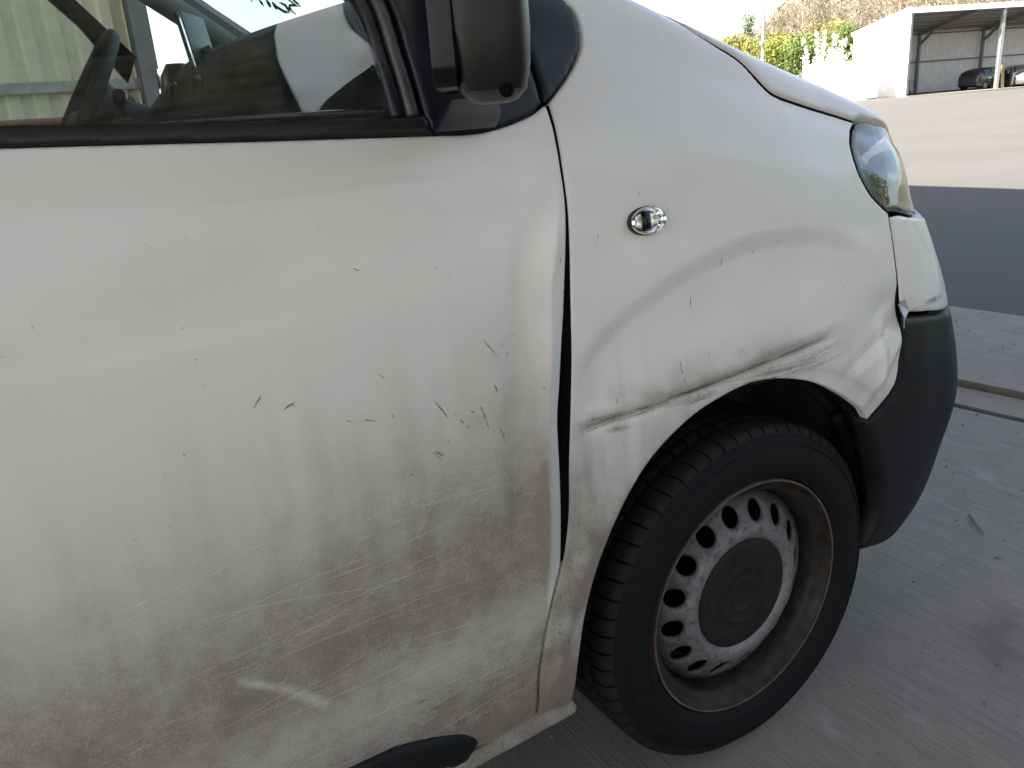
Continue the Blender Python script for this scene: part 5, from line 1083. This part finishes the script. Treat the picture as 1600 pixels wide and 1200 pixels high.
mb.build('trunk', M['bark'], bt, True); C = np.array([tuple(c) for c in C]); V, F = leaves(C, np.random.default_rng(1).uniform(.045, .085, len(C)), 2, .8); raw('crown', V, F, M['blossom'], bt, False)
# bare wood on the hill: one mass of trunks, twigs and buds
rg = np.random.default_rng(11); TV = []; TF = []; LC = []; LS = []
def stick(a, b, r0, r1):
    d = b-a; x = np.cross(d, [.3, .5, .8]); x /= np.linalg.norm(x)+1e-9; y = np.cross(d, x); y /= np.linalg.norm(y)+1e-9; n = len(TV)
    for p, r in ((a, r0), (b, r1)):
        for t in (0, 2.1, 4.2): TV.append(p+r*(math.cos(t)*x+math.sin(t)*y))
    TF.extend([(n, n+1, n+4, n+3), (n+1, n+2, n+5, n+4), (n+2, n, n+3, n+5)])
def hz(x, y):
    d = math.hypot(x, y); s_ = math.degrees(math.atan2(y, x)); return -.66+max(0, d-100)*.085*(.35+.65*float(sstep(52, 30, s_)))
for i in range(440):
    px = rg.uniform(1060, 1640) if i < 330 else rg.choice([rg.uniform(820, 1060), rg.uniform(1640, 2000)]); d = 104+rg.uniform(0, 1)**.8*150; dv = az(px); x, y = CP[0]+dv[0]*d, CP[1]+dv[1]*d; z = hz(x, y); h = rg.uniform(8, 14)*(.50+.50*float(sstep(1140, 1300, px)))
    a = np.array([x, y, z]); top = a+[rg.normal(0, .6), rg.normal(0, .6), h]; mid = a*.45+top*.55+[rg.normal(0, .3), rg.normal(0, .3), 0]; stick(a-[0, 0, .5], mid, .17, .10); stick(mid, top, .10, .02)
    for k in range(46):
        t = rg.uniform(.28, 1); b = a*(1-t)+top*t; an_ = rg.uniform(0, 6.28); l = rg.uniform(1.2, 4.0)*(1.15-.6*t); e = b+[math.cos(an_)*l*.72, math.sin(an_)*l*.72, l*rg.uniform(.3, .9)]; stick(b, e, .035, .012)
        for q in range(5): f_ = b+(e-b)*rg.uniform(.3, 1); e2 = f_+rg.normal(0, .5, 3)+[0, 0, .5]; stick(f_, e2, .016, .008)
        LC.append(e+rg.normal(0, .3, 3)); LS.append(rg.uniform(.06, .16)); LC.append(b+(e-b)*.6+rg.normal(0, .35, 3)); LS.append(rg.uniform(.06, .14))
tag(raw('hillside_wood', TV, TF, M['twig'], None, False), 'mass of bare brown spring trees covering the hillside', 'wood', kind='stuff')
LC = np.array(LC); LS = np.array(LS); gsel = fbm(LC[:, 0]*.11, LC[:, 1]*.11, 77) > .52
V, F = leaves(LC[gsel], LS[gsel]*1.5, 7); tag(raw('wood_leaf', V, F, M['leaf_o'], None, False), 'olive spring leaf among the bare hillside trees', 'wood', kind='stuff')
LC = LC[~gsel]; LS = LS[~gsel]
V, F = leaves(np.array(LC), LS, 6); tag(raw('wood_buds', V, F, M['leaf_b'], None, False), 'haze of brown buds on the bare hillside trees', 'wood', kind='stuff')
# trees on the open side, seen only as reflections in the paint, lamp and mirror
RG = 'row of trees behind the camera'
for i, (x, y, h, w, lb_) in enumerate(((30, -30, 15, 13, 'first'), (22, -36, 17, 14, ''), (39, -24, 14, 12, ''), (12, -40, 16, 13, ''), (46, -34, 18, 15, ''), (0, -46, 15, 13, ''), (34, -42, 17, 14, ''), (-14, -44, 13, 12, ''), (52, -20, 14, 12, ''))):
    shrub('yard_tree', H(x, y, -.4), h, w, 'leaf_o' if i % 2 else 'leaf_g', 'tall tree in the row across the open side of the yard, behind the camera', 70+i, 2600, .42, 'tree', RG)
